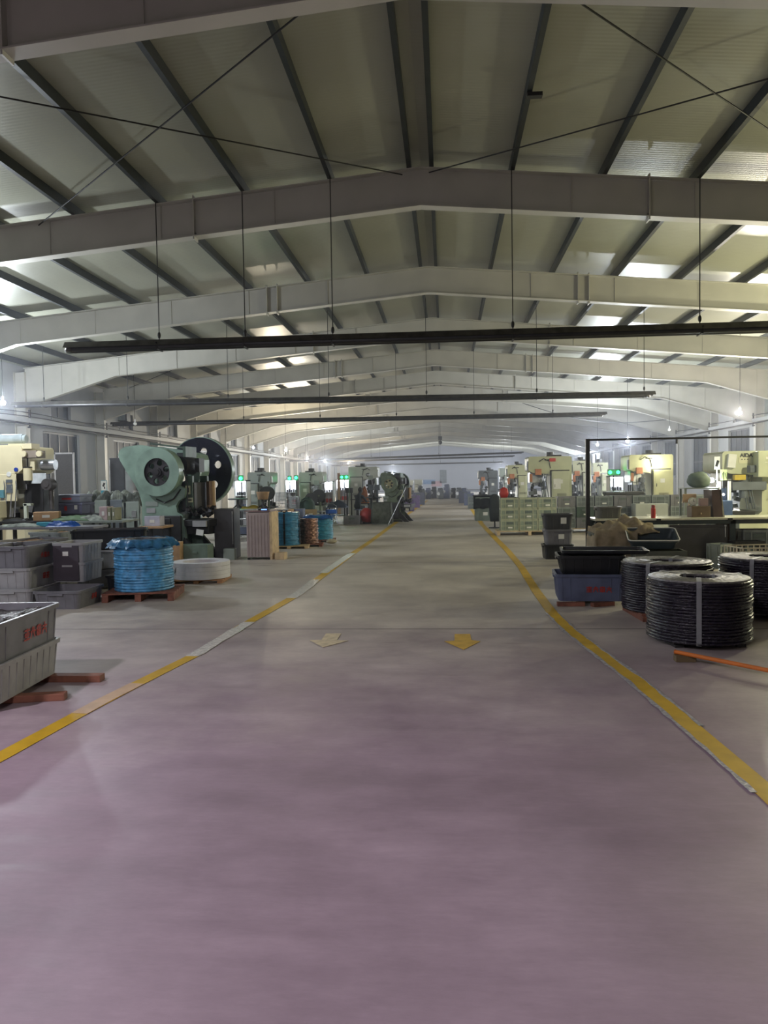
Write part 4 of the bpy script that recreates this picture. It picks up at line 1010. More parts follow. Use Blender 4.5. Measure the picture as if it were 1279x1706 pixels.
# bulb and light added to make the glare on a press panel
def mlamp(px, py, Y, e, col, label, r=0.05):
    p = at(px, py, Y); t = T('glare_lamp', label, 'lamp', p)
    b = new(); sph(b, (0, 0, 0), r*0.8, n=12); fin('bulb', b, M('mbulb%d' % int(col[2]*99), col, emis=25), t)
    b = new(); box(b, (0, 0.06, 0.03), (0.03, 0.1, 0.03)); fin('bracket', b, m_dark, t)
    ld = bpy.data.lights.new('bulb_light', 'POINT'); ld.energy = e; ld.color = col; ld.shadow_soft_size = r
    lo = bpy.data.objects.new('bulb_light', ld); COL.objects.link(lo); lo.parent = t
mlamp(1092, 771, 24.95, 30, (1, .98, .8), 'added lamp making the glare on the front of the big yellow-green press')
# green status lamps and lit white cabinets
def lit_cabinet(px0_, px1, py0, Y, label, gpx=None, gpy=None):
    a = at(px0_, py0, Y); c = at(px1, py0, Y); W = c.x-a.x; z = a.z
    t = T('lit_cabinet', label, 'cabinet', ((a.x+c.x)/2, Y, 0))
    b = new(); D = 0.5
    for s in (-1, 1): box(b, (s*(W/2-0.02), 0, z/2), (0.04, D, z))
    box(b, (0, 0, z-0.02), (W, D, 0.04)); box(b, (0, D/2-0.01, z/2), (W-0.04, 0.02, z-0.04))
    fin('cabinet_carcass', b, m_white, t)
    for q in (0.42, 0.70): b = new(); box(b, (0, 0, z*q), (W-0.08, D-0.04, 0.02)); fin('shelf', b, m_white, t)
    b = new(); box(b, (0, -0.05, z-0.06), (W-0.12, 0.05, 0.03)); fin('light_tube', b, M('tube_light', (0.85, 0.95, 1), emis=28), t)
    b = new()
    for q in range(5): box(b, (-W*0.36+q*W*0.17, -0.02, z*0.70+0.01+0.05+0.01*(q % 2)), (W*0.1, 0.12, 0.10+0.02*(q % 2)))
    fin('stored_tins', b, m_dark, t)
    b = new()
    for q in range(3): box(b, (-W*0.28+q*W*0.25, -0.02, z*0.42+0.01+0.09), (W*0.16, 0.12, 0.18))
    fin('stored_boxes', b, [m_red, m_blueg][int(px0_) % 2], t)
    return t
lit_cabinet(393, 414, 800, 25.0, 'lit white cabinet left of the grey press in the left row')
lit_cabinet(476, 496, 799, 30.8, 'lit white cabinet left of the second grey press in the left row')
lit_cabinet(534, 556, 802, 33.5, 'lit white cabinet right of the second grey press in the left row')
lit_cabinet(560, 583, 799, 36.5, 'lit white cabinet beneath the green lamps left of the press with a round hole')
lit_cabinet(1012, 1037, 793, 26.8, 'lit white cabinet left of the big yellow-green press')
def green_lamp(px, py, Y, label, n=1, dx=0.28):
    p = at(px, py, Y); t = T('green_signal_lamp', label, 'signal lamp', (p.x, Y, p.z))
    b = new(); box(b, (dx*(n-1)/2, 0.035, 0), (0.16+dx*(n-1), 0.03, 0.2)); fin('lamp_housing', b, m_dgreen, t)
    b = new(); box(b, (dx*(n-1)/2, 0.09, -0.35), (0.03, 0.03, 0.9)); box(b, (dx*(n-1)/2, 0.06, 0), (0.03, 0.06, 0.03)); box(b, (dx*(n-1)/2, 0.09, -p.z/2), (0.03, 0.03, p.z)); fin('lamp_post', b, m_dark, t)
    for i in range(n):
        b = new(); sph(b, (dx*i, -0.01, 0), 0.06, (1, .6, 1), n=12); fin('lens', b, m_ledgrn, t)
    ld = bpy.data.lights.new('green_light', 'POINT'); ld.energy = 1.2; ld.color = (0.05, 1, 0.3); ld.shadow_soft_size = 0.06
    lo = bpy.data.objects.new('green_light', ld); COL.objects.link(lo); lo.parent = t; lo.location = (dx*(n-1)/2, -0.15, 0)
green_lamp(401, 797, 24.2, 'green signal lamp above the first lit cabinet in the left row')
green_lamp(482, 797, 30.0, 'green signal lamp above the second lit cabinet in the left row')
green_lamp(493, 796, 29.0, 'brighter green signal lamp beside the second grey press')
green_lamp(569, 795, 34.5, 'pair of green signal lamps on a board left of the press with a round hole', 2, 0.22)
green_lamp(1016, 787, 26.0, 'pair of green signal lamps above the lit cabinet on the right', 2, 0.26)
# left row presses
pressx(412, 450, 27.0, 787, 1, m_gpress, 'grey-green press nearest in the left row behind the big flywheel press', depth=1.2)
pressx(498, 536, 30.5, 787, 1, m_gpress2, 'light grey press second in the left row', depth=1.2)
pressx(580, 628, 34.5, 778, 1, m_gpress2, 'light grey press with a round hole, third in the left row', depth=1.4, hole=True)
for pa, pb, Y, pt, mt, lb in ((690, 703, 52, 799, m_gpress2, 'small white far press left of the aisle'), (672, 688, 58, 800, m_gpress2, 'far grey press farther left of the aisle'), (640, 655, 64, 800, m_gpress, 'distant press behind the small green flywheel press')):
    pressx(pa, pb, Y, pt, 1, mt, lb, detail=1)
for pa, pb, Y, pt, mt, lb in ((832, 846, 48, 780, m_gpress, 'far green press behind the slate grey one'), (905, 925, 60, 782, m_palew2, 'far pale press hidden behind the right row')):
    pressx(pa, pb, Y, pt, -1, mt, lb, detail=1)
# white cabinets behind at x 700-720 left of aisle
# cream press at the left edge
a = at(-50, 744, 15.2); c = at(36, 744, 15.2)
t = cpress(a.x, c.x, 15.2, a.z, 1, m_creamp, 'cream press at the left picture edge with a white cylinder on top', depth=1.3, cab=False, detail=1)
Wc = c.x-a.x; h = Wc/2
def tz(py, Y=15.2): return at(20, py, Y).z
cxp = (a.x+c.x)/2
b = new(); cyl(b, (-h*0.8, -0.35, tz(730)), (at(26, 730, 15.2).x-cxp, -0.35, tz(730)), 0.10, n=20); cyl(b, (at(26, 730, 15.2).x-cxp, -0.35, tz(730)), (at(31, 730, 15.2).x-cxp, -0.35, tz(730)), 0.085, n=20); fin('air_tank', b, M('tank_pale', (0.42, 0.48, 0.50), 0.4), t)
b = new(); bx(b, -h, h*0.6, -0.6, -0.1, a.z, tz(741)+0.0); bx(b, h*0.45, h*1.35, -0.62, -0.3, tz(748), tz(744)+0.06); fin('tank_bracket', b, m_creamp, t)
b = new()
for px in (38, 64):
    q = at(px, 757, 15.1).x-cxp; cyl(b, (q, -0.72, tz(757)), (q, -0.62, tz(757)), 0.055, n=16)
bx(b, at(38, 790, 15.2).x-cxp, at(62, 790, 15.2).x-cxp, -0.66, -0.3, tz(763), tz(751)); fin('roller_bracket', b, M('taupe', (0.30, 0.25, 0.2), 0.5), t)
b = new()
for px in (38, 64):
    q = at(px, 757, 15.1).x-cxp
    cyl(b, (q, -0.745, tz(757)), (q, -0.70, tz(757)), 0.06, n=20)
fin('roller', b, m_creamp, t)
b = new()
q0, q1 = at(62, 790, 15.2).x-cxp, at(85, 790, 15.2).x-cxp
cyl(b, (q0, -0.45, tz(775)), (q1, -0.45, tz(775)), 0.11, n=20); fin('side_motor', b, m_steel, t)
b = new(); bx(b, at(48, 790, 15.2).x-cxp, at(56, 790, 15.2).x-cxp, -0.6, -0.3, tz(784), tz(766)); fin('motor_flange', b, m_creamp, t)
b = new(); q = at(44.5, 790, 15.2).x-cxp; cyl(b, (q, -0.6, tz(780)), (q, -0.6, tz(801)), 0.09, n=18); fin('filter_bowl', b, m_creamp, t)
b = new(); cyl(b, (q, -0.6, tz(801)), (q, -0.6, tz(807)), 0.075, 0.05, n=18); cyl(b, (q, -0.6, tz(780)), (q, -0.6, tz(778)), 0.095, n=18); cyl(b, (q, -0.6, tz(778)), (q, -0.6, tz(762)), 0.015, n=8); fin('filter_fitting', b, m_dark, t)
b = new(); q = at(27.5, 790, 15.2).x-cxp; cyl(b, (q, -0.672, tz(782.5)), (q, -0.65, tz(782.5)), 0.042, n=24); fin('blue_badge', b, M('badge_blue', (0.02, 0.06, 0.35), 0.4), t)
b = new(); q = at(15.5, 790, 15.2).x-cxp; cyl(b, (q, -0.672, tz(790)), (q, -0.65, tz(790)), 0.05, n=24); fin('gauge', b, m_paper, t)
b = new(); bx(b, at(-30, 790, 15.2).x-cxp, at(8, 790, 15.2).x-cxp, -0.72, -0.65, tz(829), tz(816)); fin('blue_data_plate', b, M('teal_plate', (0.12, 0.30, 0.36), 0.4), t)
b = new(); bx(b, at(11, 790, 15.2).x-cxp, at(21, 790, 15.2).x-cxp, -0.68, -0.65, tz(821), tz(807)); bx(b, at(11, 790, 15.2).x-cxp, at(21, 790, 15.2).x-cxp, -0.68, -0.65, tz(804), tz(799)); fin('control_screen', b, m_dpress, t)
b = new(); bx(b, at(-30, 790, 15.2).x-cxp, at(27, 790, 15.2).x-cxp, -0.66, -0.64, tz(835), tz(790)); fin('front_panel', b, m_creamp, t, bev=0.01)
b = new(); bx(b, at(-2, 790, 15.2).x-cxp, at(9, 790, 15.2).x-cxp, -0.9, -0.64, tz(862), tz(834)); fin('oil_box', b, m_creamp, t, bev=0.01)
b = new(); q = at(70, 790, 15.2).x-cxp; cyl(b, (q, -0.5, tz(808)), (q+0.02, -0.3, tz(808)), 0.12, n=20); cyl(b, (q, -0.3, tz(808)), (q, -0.3, tz(850)), 0.05, n=12); cyl(b, (q, -0.52, tz(808)), (q, -0.5, tz(808)), 0.06, n=16); fin('feed_wheel', b, M('wheel_iron', (0.13, 0.12, 0.12), 0.4, 0.6), t)
b = new(); bx(b, at(28, 790, 15.2).x-cxp, at(58, 790, 15.2).x-cxp, -0.35, 0.3, tz(860), tz(806)); fin('feeder_frame', b, m_dark, t, bev=0.02)
b = new(); bx(b, at(36, 790, 15.2).x-cxp, at(41, 790, 15.2).x-cxp, -0.62, -0.55, tz(869), tz(840)); bx(b, at(35, 790, 15.2).x-cxp, at(48, 790, 15.2).x-cxp, -0.62, -0.5, tz(843), tz(839)); fin('die_post', b, m_palew2, t)

# ---------------- the big green flywheel press
def green_press(X_, Y_, rz, label, scale=1.0, mbody=m_green, mgear=None, open_disc=True, R=0.50, neg=0.90, fr=0.78):
    t = T('flywheel_press', label, 'press', (X_, Y_, 0), rz, None, scale)
    GC = (0.0, 1.86); hr = R*0.60
    prof = [(-0.50, 0.0), (0.55, 0.0), (0.52, 0.55), (0.48, 0.95), (0.36, 1.02), (0.33, 1.15), (0.40, 1.26), (0.52, 1.33), (0.56, 1.5)]
    prof += [(GC[0]+R*math.cos(math.radians(a)), GC[1]+R*math.sin(math.radians(a))) for a in (-35, -15, 0, 15, 35, 55, 75, 90)]
    prof += [(-0.5, 2.44), (-0.9, 2.41), (-1.03, 2.35), (-1.08, 2.24), (-1.04, 2.13), (-0.85, 1.85), (-0.66, 1.60), (-0.56, 1.42), (-0.50, 1.22), (-0.50, 0.9)]
    prof = [(x*neg if x < 0 else x, z) for x, z in prof]
    for yy in (-0.40, 0.40):
        b = plate(prof, [circ(GC[0], GC[1], hr, 24)], 0.09); bmesh.ops.translate(b, verts=b.verts, vec=(0, yy, 0)); fin('side_plate', b, mbody, t, bev=0.008)
    b = new(); bx(b, -0.36, 0.28, -0.36, 0.36, 0.0, 1.25); bx(b, -0.58, -0.4, -0.36, 0.36, 1.8, 2.2); fin('inner_body', b, m_dgreen, t)
    # round gear guard
    b = plate(circ(GC[0], GC[1], R, 48), [circ(GC[0], GC[1], hr*0.97, 32)], 0.012); bmesh.ops.translate(b, verts=b.verts, vec=(0, -0.60, 0))
    for (rad) in (R,):
        ring = circ(GC[0], GC[1], rad, 48); ring2 = circ(GC[0], GC[1], rad-0.012, 48)
        for k in range(48):
            q, q2 = ring[k], ring[(k+1) % 48]
            v = [b.verts.new(p) for p in ((q[0], -0.60, q[1]), (q2[0], -0.60, q2[1]), (q2[0], -0.44, q2[1]), (q[0], -0.44, q[1]))]; b.faces.new(v)
    fin('gear_guard', b, mbody, t)
    # gear with spokes
    b = plate(circ(GC[0], GC[1], hr*1.1, 36), [circ(GC[0]+hr*0.64*math.cos(k*PI/3+0.3), GC[1]+hr*0.64*math.sin(k*PI/3+0.3), hr*0.21, 14) for k in range(6)], 0.05)
    bmesh.ops.translate(b, verts=b.verts, vec=(0, -0.53, 0)); cyl(b, (GC[0], -0.60, GC[1]), (GC[0], -0.5, GC[1]), 0.09, n=20); cyl(b, (GC[0], -0.62, GC[1]), (GC[0], -0.58, GC[1]), 0.055, n=16)
    fin('gear', b, mgear or M('gear_iron', (0.05, 0.045, 0.05), 0.4, 0.4, 0.3), t)
    FX = -0.05
    # shaft and flywheel
    b = new(); cyl(b, (FX, -0.35, 1.90), (FX, 1.68, 1.90), 0.07, n=16); fin('drive_shaft', b, m_steel, t)
    FX = -0.05
    b = plate(circ(FX, 1.90, fr, 56), [circ(FX+fr*0.6*math.cos(math.radians(a)), 1.90+fr*0.6*math.sin(math.radians(a)), fr*0.115, 20) for a in (18, 78, 138, 198, 258, 318)], 0.06)
    bmesh.ops.translate(b, verts=b.verts, vec=(0, 1.52, 0)); fin('flywheel', b, M('flywheel_black', (0.015, 0.015, 0.03), 0.16, 0.3, 0.1), t, bev=0.01)
    b = plate(circ(FX, 1.90, fr+0.02, 56), [circ(FX, 1.90, fr-0.02, 56)], 0.16); bmesh.ops.translate(b, verts=b.verts, vec=(0, 1.58, 0)); fin('flywheel_rim', b, mbody if open_disc else m_dgreen, t)
    b = new(); bx(b, 0.06, 0.42, 0.46, 1.15, 1.72, 2.30); fin('clutch_cover', b, mbody, t, bev=0.16)
    b = new(); cyl(b, (0.30, -0.20, 2.0), (0.30, 0.42, 2.0), 0.19, n=24); cyl(b, (0.30, -0.33, 2.0), (0.30, -0.2, 2.0), 0.10, n=18); box(b, (0.3, 0.1, 2.22), (0.2, 0.4, 0.1)); box(b, (0.62, 0.1, 2.0), (0.1, 0.24, 0.3)); fin('drive_motor', b, m_dark, t)
    b = new(); box(b, (0.05, -0.2, 2.42), (0.8, 0.06, 0.04), (0, 0.14, 0)); box(b, (0.5, -0.1, 2.28), (0.06, 0.5, 0.22)); fin('belt_guard', b, m_dgreen, t)
    # slide, guides, die
    b = new(); bx(b, 0.40, 0.68, -0.30, 0.42, 1.05, 1.64); fin('slide', b, m_dark, t, bev=0.01)
    for yy in (-0.30, 0.40):
        b = new(); box(b, (0.58, yy, 1.4), (0.16, 0.08, 0.75)); fin('slide_guide', b, m_dgreen, t)
    b = new(); cyl(b, (0.80, 0.25, 1.15), (0.80, 0.25, 1.66), 0.10, n=18); fin('balance_cylinder', b, M('brass_brown', (0.24, 0.16, 0.09), 0.35, 0.6), t)
    b = new(); cyl(b, (0.80, 0.25, 0.98), (0.80, 0.25, 1.15), 0.12, 0.10, n=18); fin('cylinder_foot', b, m_card, t)
    b = new(); box(b, (0.56, -0.345, 1.48), (0.11, 0.006, 0.18)); box(b, (0.60, -0.345, 1.27), (0.13, 0.006, 0.10)); fin('yellow_plate', b, M('plate_khaki', (0.50, 0.50, 0.32), 0.5), t)
    b = new(); box(b, (0.56, -0.35, 1.48), (0.05, 0.004, 0.10)); box(b, (0.60, -0.35, 1.27), (0.08, 0.004, 0.03)); fin('plate_print', b, m_dark, t)
    b = new(); bx(b, 0.35, 1.05, -0.42, 0.42, 0.72, 0.86); bx(b, 0.4, 0.98, -0.3, 0.3, 0.55, 0.72); fin('bolster', b, m_dark, t, bev=0.01)
    b = new(); random.seed(3)
    for k in range(26): box(b, (random.uniform(0.42, 1.0), random.uniform(-0.4, 0.1), random.uniform(0.88, 1.12)), (random.uniform(.04, .14), random.uniform(.04, .14), random.uniform(.03, .09)), (random.uniform(-.6, .6), random.uniform(-.6, .6), 0))
    fin('die_set', b, M('greasy_steel', (0.10, 0.10, 0.11), 0.35, 0.7, 0.5, 20), t)
    b = new(); bx(b, 0.72, 1.02, -0.50, -0.44, 0.72, 0.84); fin('grey_data_plate', b, m_lgrey, t)
    b = new(); box(b, (0.86, -0.46, 0.60), (0.16, 0.01, 0.12), (0, .15, 0)); fin('paper_sheet', b, m_paper, t)
    # lower body and feet
    b = new(); bx(b, -0.42, 0.62, -0.50, 0.50, 0.0, 0.10)
    for yy in (-0.42, 0.42):
        v = [(0.5, 0.5), (0.95, 0.0), (0.72, 0.0), (0.42, 0.25)]
        pl_ = plate(v, [], 0.08); bmesh.ops.translate(pl_, verts=pl_.verts, vec=(0, yy, 0)); me_ = bpy.data.meshes.new('q'); pl_.to_mesh(me_); pl_.free(); b.from_mesh(me_); bpy.data.meshes.remove(me_)
    fin('base_frame', b, m_dark, t, bev=0.01)
    b = new(); bx(b, -0.36, 0.46, -0.52, -0.45, 0.14, 0.95); box(b, (-0.1, -0.53, 0.80), (0.16, 0.02, 0.18)); box(b, (0.16, -0.53, 0.80), (0.16, 0.02, 0.2)); fin('lower_cover', b, m_dark, t, bev=0.01)
    b = new(); box(b, (-0.24, -0.452, 1.06), (0.20, 0.006, 0.10)); fin('type_plate', b, m_lgrey, t)
    b = new(); box(b, (-0.22, -0.452, 1.20), (0.28, 0.006, 0.10)); fin('instruction_plate', b, m_gpress, t)
    b = new(); cyl(b, (0.05, -0.63, 2.14), (0.05, -0.60, 2.14), 0.012, n=8)
    tube(b, [(-0.1, -0.47, 1.3), (0.1, -0.5, 1.22), (0.3, -0.48, 1.3), (0.45, -0.46, 1.5)], 0.015); tube(b, [(0.5, -0.4, 1.9), (0.6, -0.44, 1.6), (0.58, -0.42, 1.2), (0.7, -0.4, 0.95)], 0.013); fin('hose', b, m_dark, t)
    return t
p = at(261, 779, 15.5)
green_press(p.x+0.08, 15.5+0.60, math.radians(-8), 'big pale green flywheel press with a round gear guard and black flywheel')
p = at(652, 800, 30)
green_press(p.x, 30.4, math.radians(-12), 'small olive green flywheel press beside the left aisle line', 0.80, m_olive, M('gear_yellowish', (0.30, 0.27, 0.14), 0.5, 0.2), False, R=0.40, neg=0.45, fr=0.50)

# ---------------- things around the green press
def xy(px, py): q = gr(px, py); return q.x, q.y
a = xy(357, 932); c = xy(389, 932)
t = T('black_cabinet', 'tall black cabinet standing just right of the big green flywheel press', 'cabinet', ((a[0]+c[0])/2, a[1]+0.3, 0), 0.03)
wd = c[0]-a[0]; hh = at(370, 848, a[1]).z
b = new(); box(b, (0, 0, hh/2), (wd, 0.55, hh)); fin('cabinet_body', b, M('charcoal_cabinet', (0.045, 0.042, 0.045), 0.5), t, bev=0.008)
b = new(); box(b, (0, -0.28, hh*0.55), (wd-0.06, 0.01, hh*0.8)); d_ = fin('cabinet_door', b, M('charcoal_cabinet', (0.045, 0.042, 0.045), 0.5), t)
b = new(); cyl(b, (wd/2-0.03, -0.29, hh*0.3), (wd/2-0.03, -0.29, hh*0.95), 0.012, n=8); fin('edge_tube', b, m_steel, t)
b = new(); box(b, (0.14, -0.38, 0.12), (0.24, 0.2, 0.24)); fin('foot_box', b, m_gpress, t, bev=0.01)
a = xy(411, 933); c = xy(455, 932)
wd = (c[0]-a[0])*0.9; hh = at(430, 853, a[1]).z
t = T('pink_grey_cabinet', 'pinkish grey cabinet with a pale wooden side standing by the aisle on the left', 'cabinet', ((a[0]+c[0])/2-0.03, a[1]+0.35, 0))
b = new(); box(b, (0, 0, hh/2+0.02), (wd, 0.62, hh-0.06)); fin('cabinet_body', b, m_pink, t, bev=0.006)
b = new()
for q in range(7): box(b, (-wd/2+0.04+q*(wd-0.08)/6, -0.314, hh/2), (0.006, 0.008, hh-0.14))
fin('panel_grooves', b, M('pink_groove', (0.30, 0.24, 0.235), 0.6), t)
b = new(); box(b, (wd/2+0.03, 0, hh/2), (0.05, 0.64, hh)); fin('wooden_side', b, m_palew, t)
b = new(); 
for s in (-1, 1): box(b, (s*(wd/2-0.03), -0.28, 0.02), (0.05, 0.05, 0.04)); box(b, (s*(wd/2-0.03), 0.28, 0.02), (0.05, 0.05, 0.04))
fin('feet', b, m_dark, t)
b = new(); box(b, (0, 0, hh+0.012), (wd+0.06, 0.64, 0.02)); fin('top_panel', b, M('dark_pink', (0.22, 0.13, 0.13), 0.5), t)
t2 = T('small_device', 'small dark device with a lit blue screen on the pinkish cabinet', 'device', ((a[0]+c[0])/2+0.06, a[1]+0.22, hh+0.023))
b = new(); box(b, (0, 0, 0.02), (0.22, 0.12, 0.035)); fin('device_body', b, m_black, t2, bev=0.006)
b = new(); box(b, (0.02, -0.062, 0.022), (0.12, 0.004, 0.02)); fin('screen', b, m_screen, t2)
k = xy(465, 933); b = new(); box(b, (0, 0, 0.07), (0.20, 0.3, 0.14)); o = fin('small_white_crate', b, m_palew, bev=0.006); o.location = (k[0], k[1]+0.2, 0); setp(o, 'small pale box on the floor right of the pinkish cabinet', 'box')
# small cabinet rack between
k = xy(398, 905)
t = T('steel_rack', 'low steel rack with shelves between the black and pinkish cabinets', 'rack', (k[0], k[1]+0.6, 0))
for s in (-1, 1):
    for q in (-1, 1): b = new(); box(b, (s*0.38, q*0.22, 0.45), (0.03, 0.03, 0.9)); fin('leg', b, m_steel, t)
for z in (0.18, 0.42, 0.62, 0.88): b = new(); box(b, (0, 0, z), (0.78, 0.46, 0.025)); fin('shelf', b, m_steel, t)
b = new(); box(b, (0, 0, 0.31), (0.7, 0.4, 0.19)); fin('blue_drawer', b, m_blueg, t)
# cardboard box behind blue coil
k = xy(286, 930); b = new(); box(b, (0, 0, 0.24), (0.42, 0.3, 0.48)); t = fin('cardboard_box', b, m_card, bev=0.006); t.location = (at(284, 900, 14.6).x, 14.6, 0); t.rotation_euler = (0, 0, 0.1); setp(t, 'upright cardboard box right behind the big blue coil', 'box')
k = xy(322, 922); b = new(); box(b, (0, 0, 0.2), (0.75, 0.4, 0.40)); box(b, (0.1, -0.21, 0.25), (0.14, 0.03, 0.05)); t = fin('green_toolbox', b, M('greenish_box', (0.14, 0.20, 0.16), 0.5), bev=0.01); t.location = (at(320, 910, 14.95).x, 14.95, 0); setp(t, 'grey-green box in front of the foot of the big green press', 'box')
# blue coils beyond the pinkish cabinet
k = gr(476, 914); cx, cy = k.x-0.05, k.y+0.30
pallet(cx+0.1, cy, 0, 0.95, 0.8, 0.07, 0.1, m_palew, 'pale pallet under the blue coil beside the pinkish cabinet')
coil(cx, cy, 0.072, 0.34, 0.80, 'tall blue wrapped coil beside the pinkish cabinet', M('blue_wrap2', (0.04, 0.24, 0.46), 0.35, 0, 0.2, 14, 0.4), 20, 0.45, straps=(275, 350), strapmat=m_dark)
k = gr(507, 911); cx, cy = k.x, k.y+0.22
pallet(cx+0.05, cy+0.05, 0, 0.75, 0.6, 0.07, 0.1, m_redwood, 'brown pallet under the copper coloured coil')
coil(cx+0.07, cy+0.02, 0.072, 0.24, 0.62, 'copper coloured shiny wire coil between the two farther blue coils', m_copper, 18, 0.4, wob=0.01)
k = gr(528, 905); cx, cy = k.x-0.02, k.y+0.6
pallet(cx, cy, 0, 0.85, 0.7, 0.07, 0.1, m_redwood, 'reddish pallet under the farthest blue coil')
coil(cx, cy, 0.072, 0.36, 0.62, 'farthest blue coil with loose blue film over its top', M('blue_wrap3', (0.03, 0.27, 0.45), 0.35, 0, 0.2, 14, 0.4), 16, 0.45)
b = new(); n = 18; g = [[None]*(n+1) for _ in range(n+1)]
for i in range(n+1):
    for j in range(n+1):
        u, v = i/n*1.05-0.65, j/n*0.6-0.4
        z = 0.705+0.015*math.sin(u*15+v*7)-max(0, -0.36-u)*0.9-max(0, u-0.36)*1.3 - max(0, -0.32-v)*1.2
        g[i][j] = b.verts.new((u, v, z+random.uniform(0, .01)))
for i in range(n):
    for j in range(n): b.faces.new((g[i][j], g[i+1][j], g[i+1][j+1], g[i][j+1]))
bmesh.ops.solidify(b, geom=b.faces[:], thickness=0.006)
o = fin('blue_film_sheet', b, M('film_blue_bright', (0.05, 0.20, 0.55), 0.3, 0, 0.2, 12, 0.5), smooth=True); o.location = (cx, cy, 0.01); setp(o, 'crumpled bright blue film over the farthest blue coil', 'plastic film')
k = gr(548, 906); b = new(); sph(b, (0, 0, 0.06), 0.1, (1.4, 1, 0.6), 12)
for v in b.verts: v.co += Vector((random.uniform(-.015, .015),)*3)
for v in b.verts: v.co.z = max(0, v.co.z)
o = fin('crumpled_wrap', b, M('pale_rag', (0.45, 0.40, 0.28), 0.8)); o.location = (k.x+0.05, k.y+0.1, 0); setp(o, 'pale crumpled wrapping on the floor right of the farthest blue coil', 'wrapping')
# ------------------------------------------------------------------ left work area behind the tubs
def table(x, y, L, W, H, mat, mleg, label, rz=0, shelf=True):
    t = T('work_table', label, 'table', (x, y, 0), rz)
    b = new(); box(b, (0, 0, H-0.02), (L, W, 0.04)); fin('table_top', b, mat, t, bev=0.004)
    for s in (-1, 1):
        for q in (-1, 1): b = new(); box(b, (s*(L/2-0.05), q*(W/2-0.05), (H-0.04)/2), (0.05, 0.05, H-0.04)); fin('leg', b, mleg, t)
    if shelf: b = new(); box(b, (0, 0, 0.25), (L-0.1, W-0.1, 0.025)); fin('shelf', b, mleg, t)
    return t
def cbox(x, y, z, s, rz, mat, label, name='box', cat='box'):
    t = T(name, label, cat, (x, y, z), rz)
    b = new(); box(b, (0, 0, s[2]/2), (s[0], s[1], s[2])); fin('box_body', b, mat, t, bev=0.01)
    b = new(); box(b, (0, -s[1]/2-0.003, s[2]*0.5), (s[0]*0.3, 0.004, s[2]*0.3)); fin('label_patch', b, m_paper if mat is not m_paper else m_dark, t)
    b = new(); box(b, (0, 0, s[2]+0.002), (s[0]*0.98, 0.05, 0.003)); fin('top_seam', b, m_dark, t)
    return t
def heap(x, y, z, s, mat, label, name='covered_heap', cat='cover', seed=1, n=22):
    random.seed(seed); b = new(); g = [[None]*(n+1) for _ in range(n+1)]
    ph = [random.uniform(0, 6) for _ in range(6)]
    for i in range(n+1):
        for j in range(n+1):
            u, v = i/n*2-1, j/n*2-1
            e = max(abs(u), abs(v)); hgt = 1-max(0, (e-0.72)/0.28)**1.3
            hgt *= 0.72+0.16*math.sin(u*5+ph[0])+0.12*math.sin(v*7+u*4+ph[1])
            fold = 0.03*math.sin(u*26+ph[2])+0.03*math.sin(v*22+ph[3])
            g[i][j] = b.verts.new((u*s[0]/2*(0.9+0.12*(1-hgt)+fold*0.6), v*s[1]/2*(0.9+0.12*(1-hgt)+fold*0.6), max(0.0, hgt*s[2]+fold*0.3*s[2])))
    for i in range(n):
        for j in range(n): b.faces.new((g[i][j], g[i+1][j], g[i+1][j+1], g[i][j+1]))
    bmesh.ops.solidify(b, geom=b.faces[:], thickness=0.006)
    o = fin(name, b, mat, smooth=True); o.location = (x, y, z); setp(o, label, cat); return o
def X(px, Y): return at(px, 800, Y).x
table(X(140, 19.5), 20.0, 4.0, 0.9, 0.80, m_gpress, m_dark, 'long table against the left wall behind the big press')
# mesh panel with white frame
pa, pb, pc = at(90, 813, 19.6), at(121, 813, 19.6), at(90, 754, 19.6)
t = T('mesh_panel', 'grey mesh panel in a white frame leaning in front of the left window', 'panel', ((pa.x+pb.x)/2, 19.7, 0.80))
wd = pb.x-pa.x; hh = pc.z-0.80; 
b = new(); box(b, (0, 0.0, hh/2), (wd-0.02, 0.03, hh-0.02)); fin('mesh', b, M('mesh_grey', (0.11, 0.105, 0.105), 0.7, 0, 0.08, 40), t)
b = new()
for s in (-1, 1): box(b, (s*(wd/2), 0, hh/2), (0.035, 0.05, hh)); 
box(b, (0, 0, hh-0.02), (wd+0.03, 0.05, 0.04)); box(b, (0, 0, 0.10), (wd+0.03, 0.05, 0.03)); fin('white_frame', b, m_white, t)
# dark tall cabinets with a poster board
a = at(184, 812, 20.2)
t = T('tall_black_locker', 'tall black locker left of the big green press', 'locker', (X(196, 20.5), 20.74, 0))
hh = at(196, 762, 20.2).z
b = new(); box(b, (0, 0, hh/2), (0.44, 0.5, hh)); fin('locker_body', b, M('locker_black', (0.05, 0.05, 0.055), 0.3), t, bev=0.01)
b = new(); box(b, (0, -0.255, hh/2+0.1), (0.38, 0.01, hh-0.4)); d_ = fin('locker_door', b, M('locker_black', (0.05, 0.05, 0.055), 0.3), t)
b = new(); cyl(b, (-0.2, -0.27, 0.9), (-0.2, -0.27, hh-0.05), 0.012, n=8); fin('chrome_strip', b, m_steel, t)
t = T('poster_board', 'narrow blue and white notice board beside the black locker', 'notice board', (X(173, 19.9), 19.9, 0.80))
b = new(); box(b, (0, 0, 0.47), (0.16, 0.02, 0.94)); fin('board', b, m_teal, t)
b = new(); box(b, (0, -0.012, 0.80), (0.15, 0.004, 0.26)); box(b, (-0.03, -0.012, 0.16), (0.18, 0.004, 0.30)); fin('poster_paper', b, m_paper, t)
b = new(); box(b, (0.0, -0.016, 0.82), (0.05, 0.003, 0.10), (0, .4, 0)); box(b, (0.02, -0.016, 0.74), (0.03, 0.003, 0.06)); fin('poster_print', b, m_dark, t)
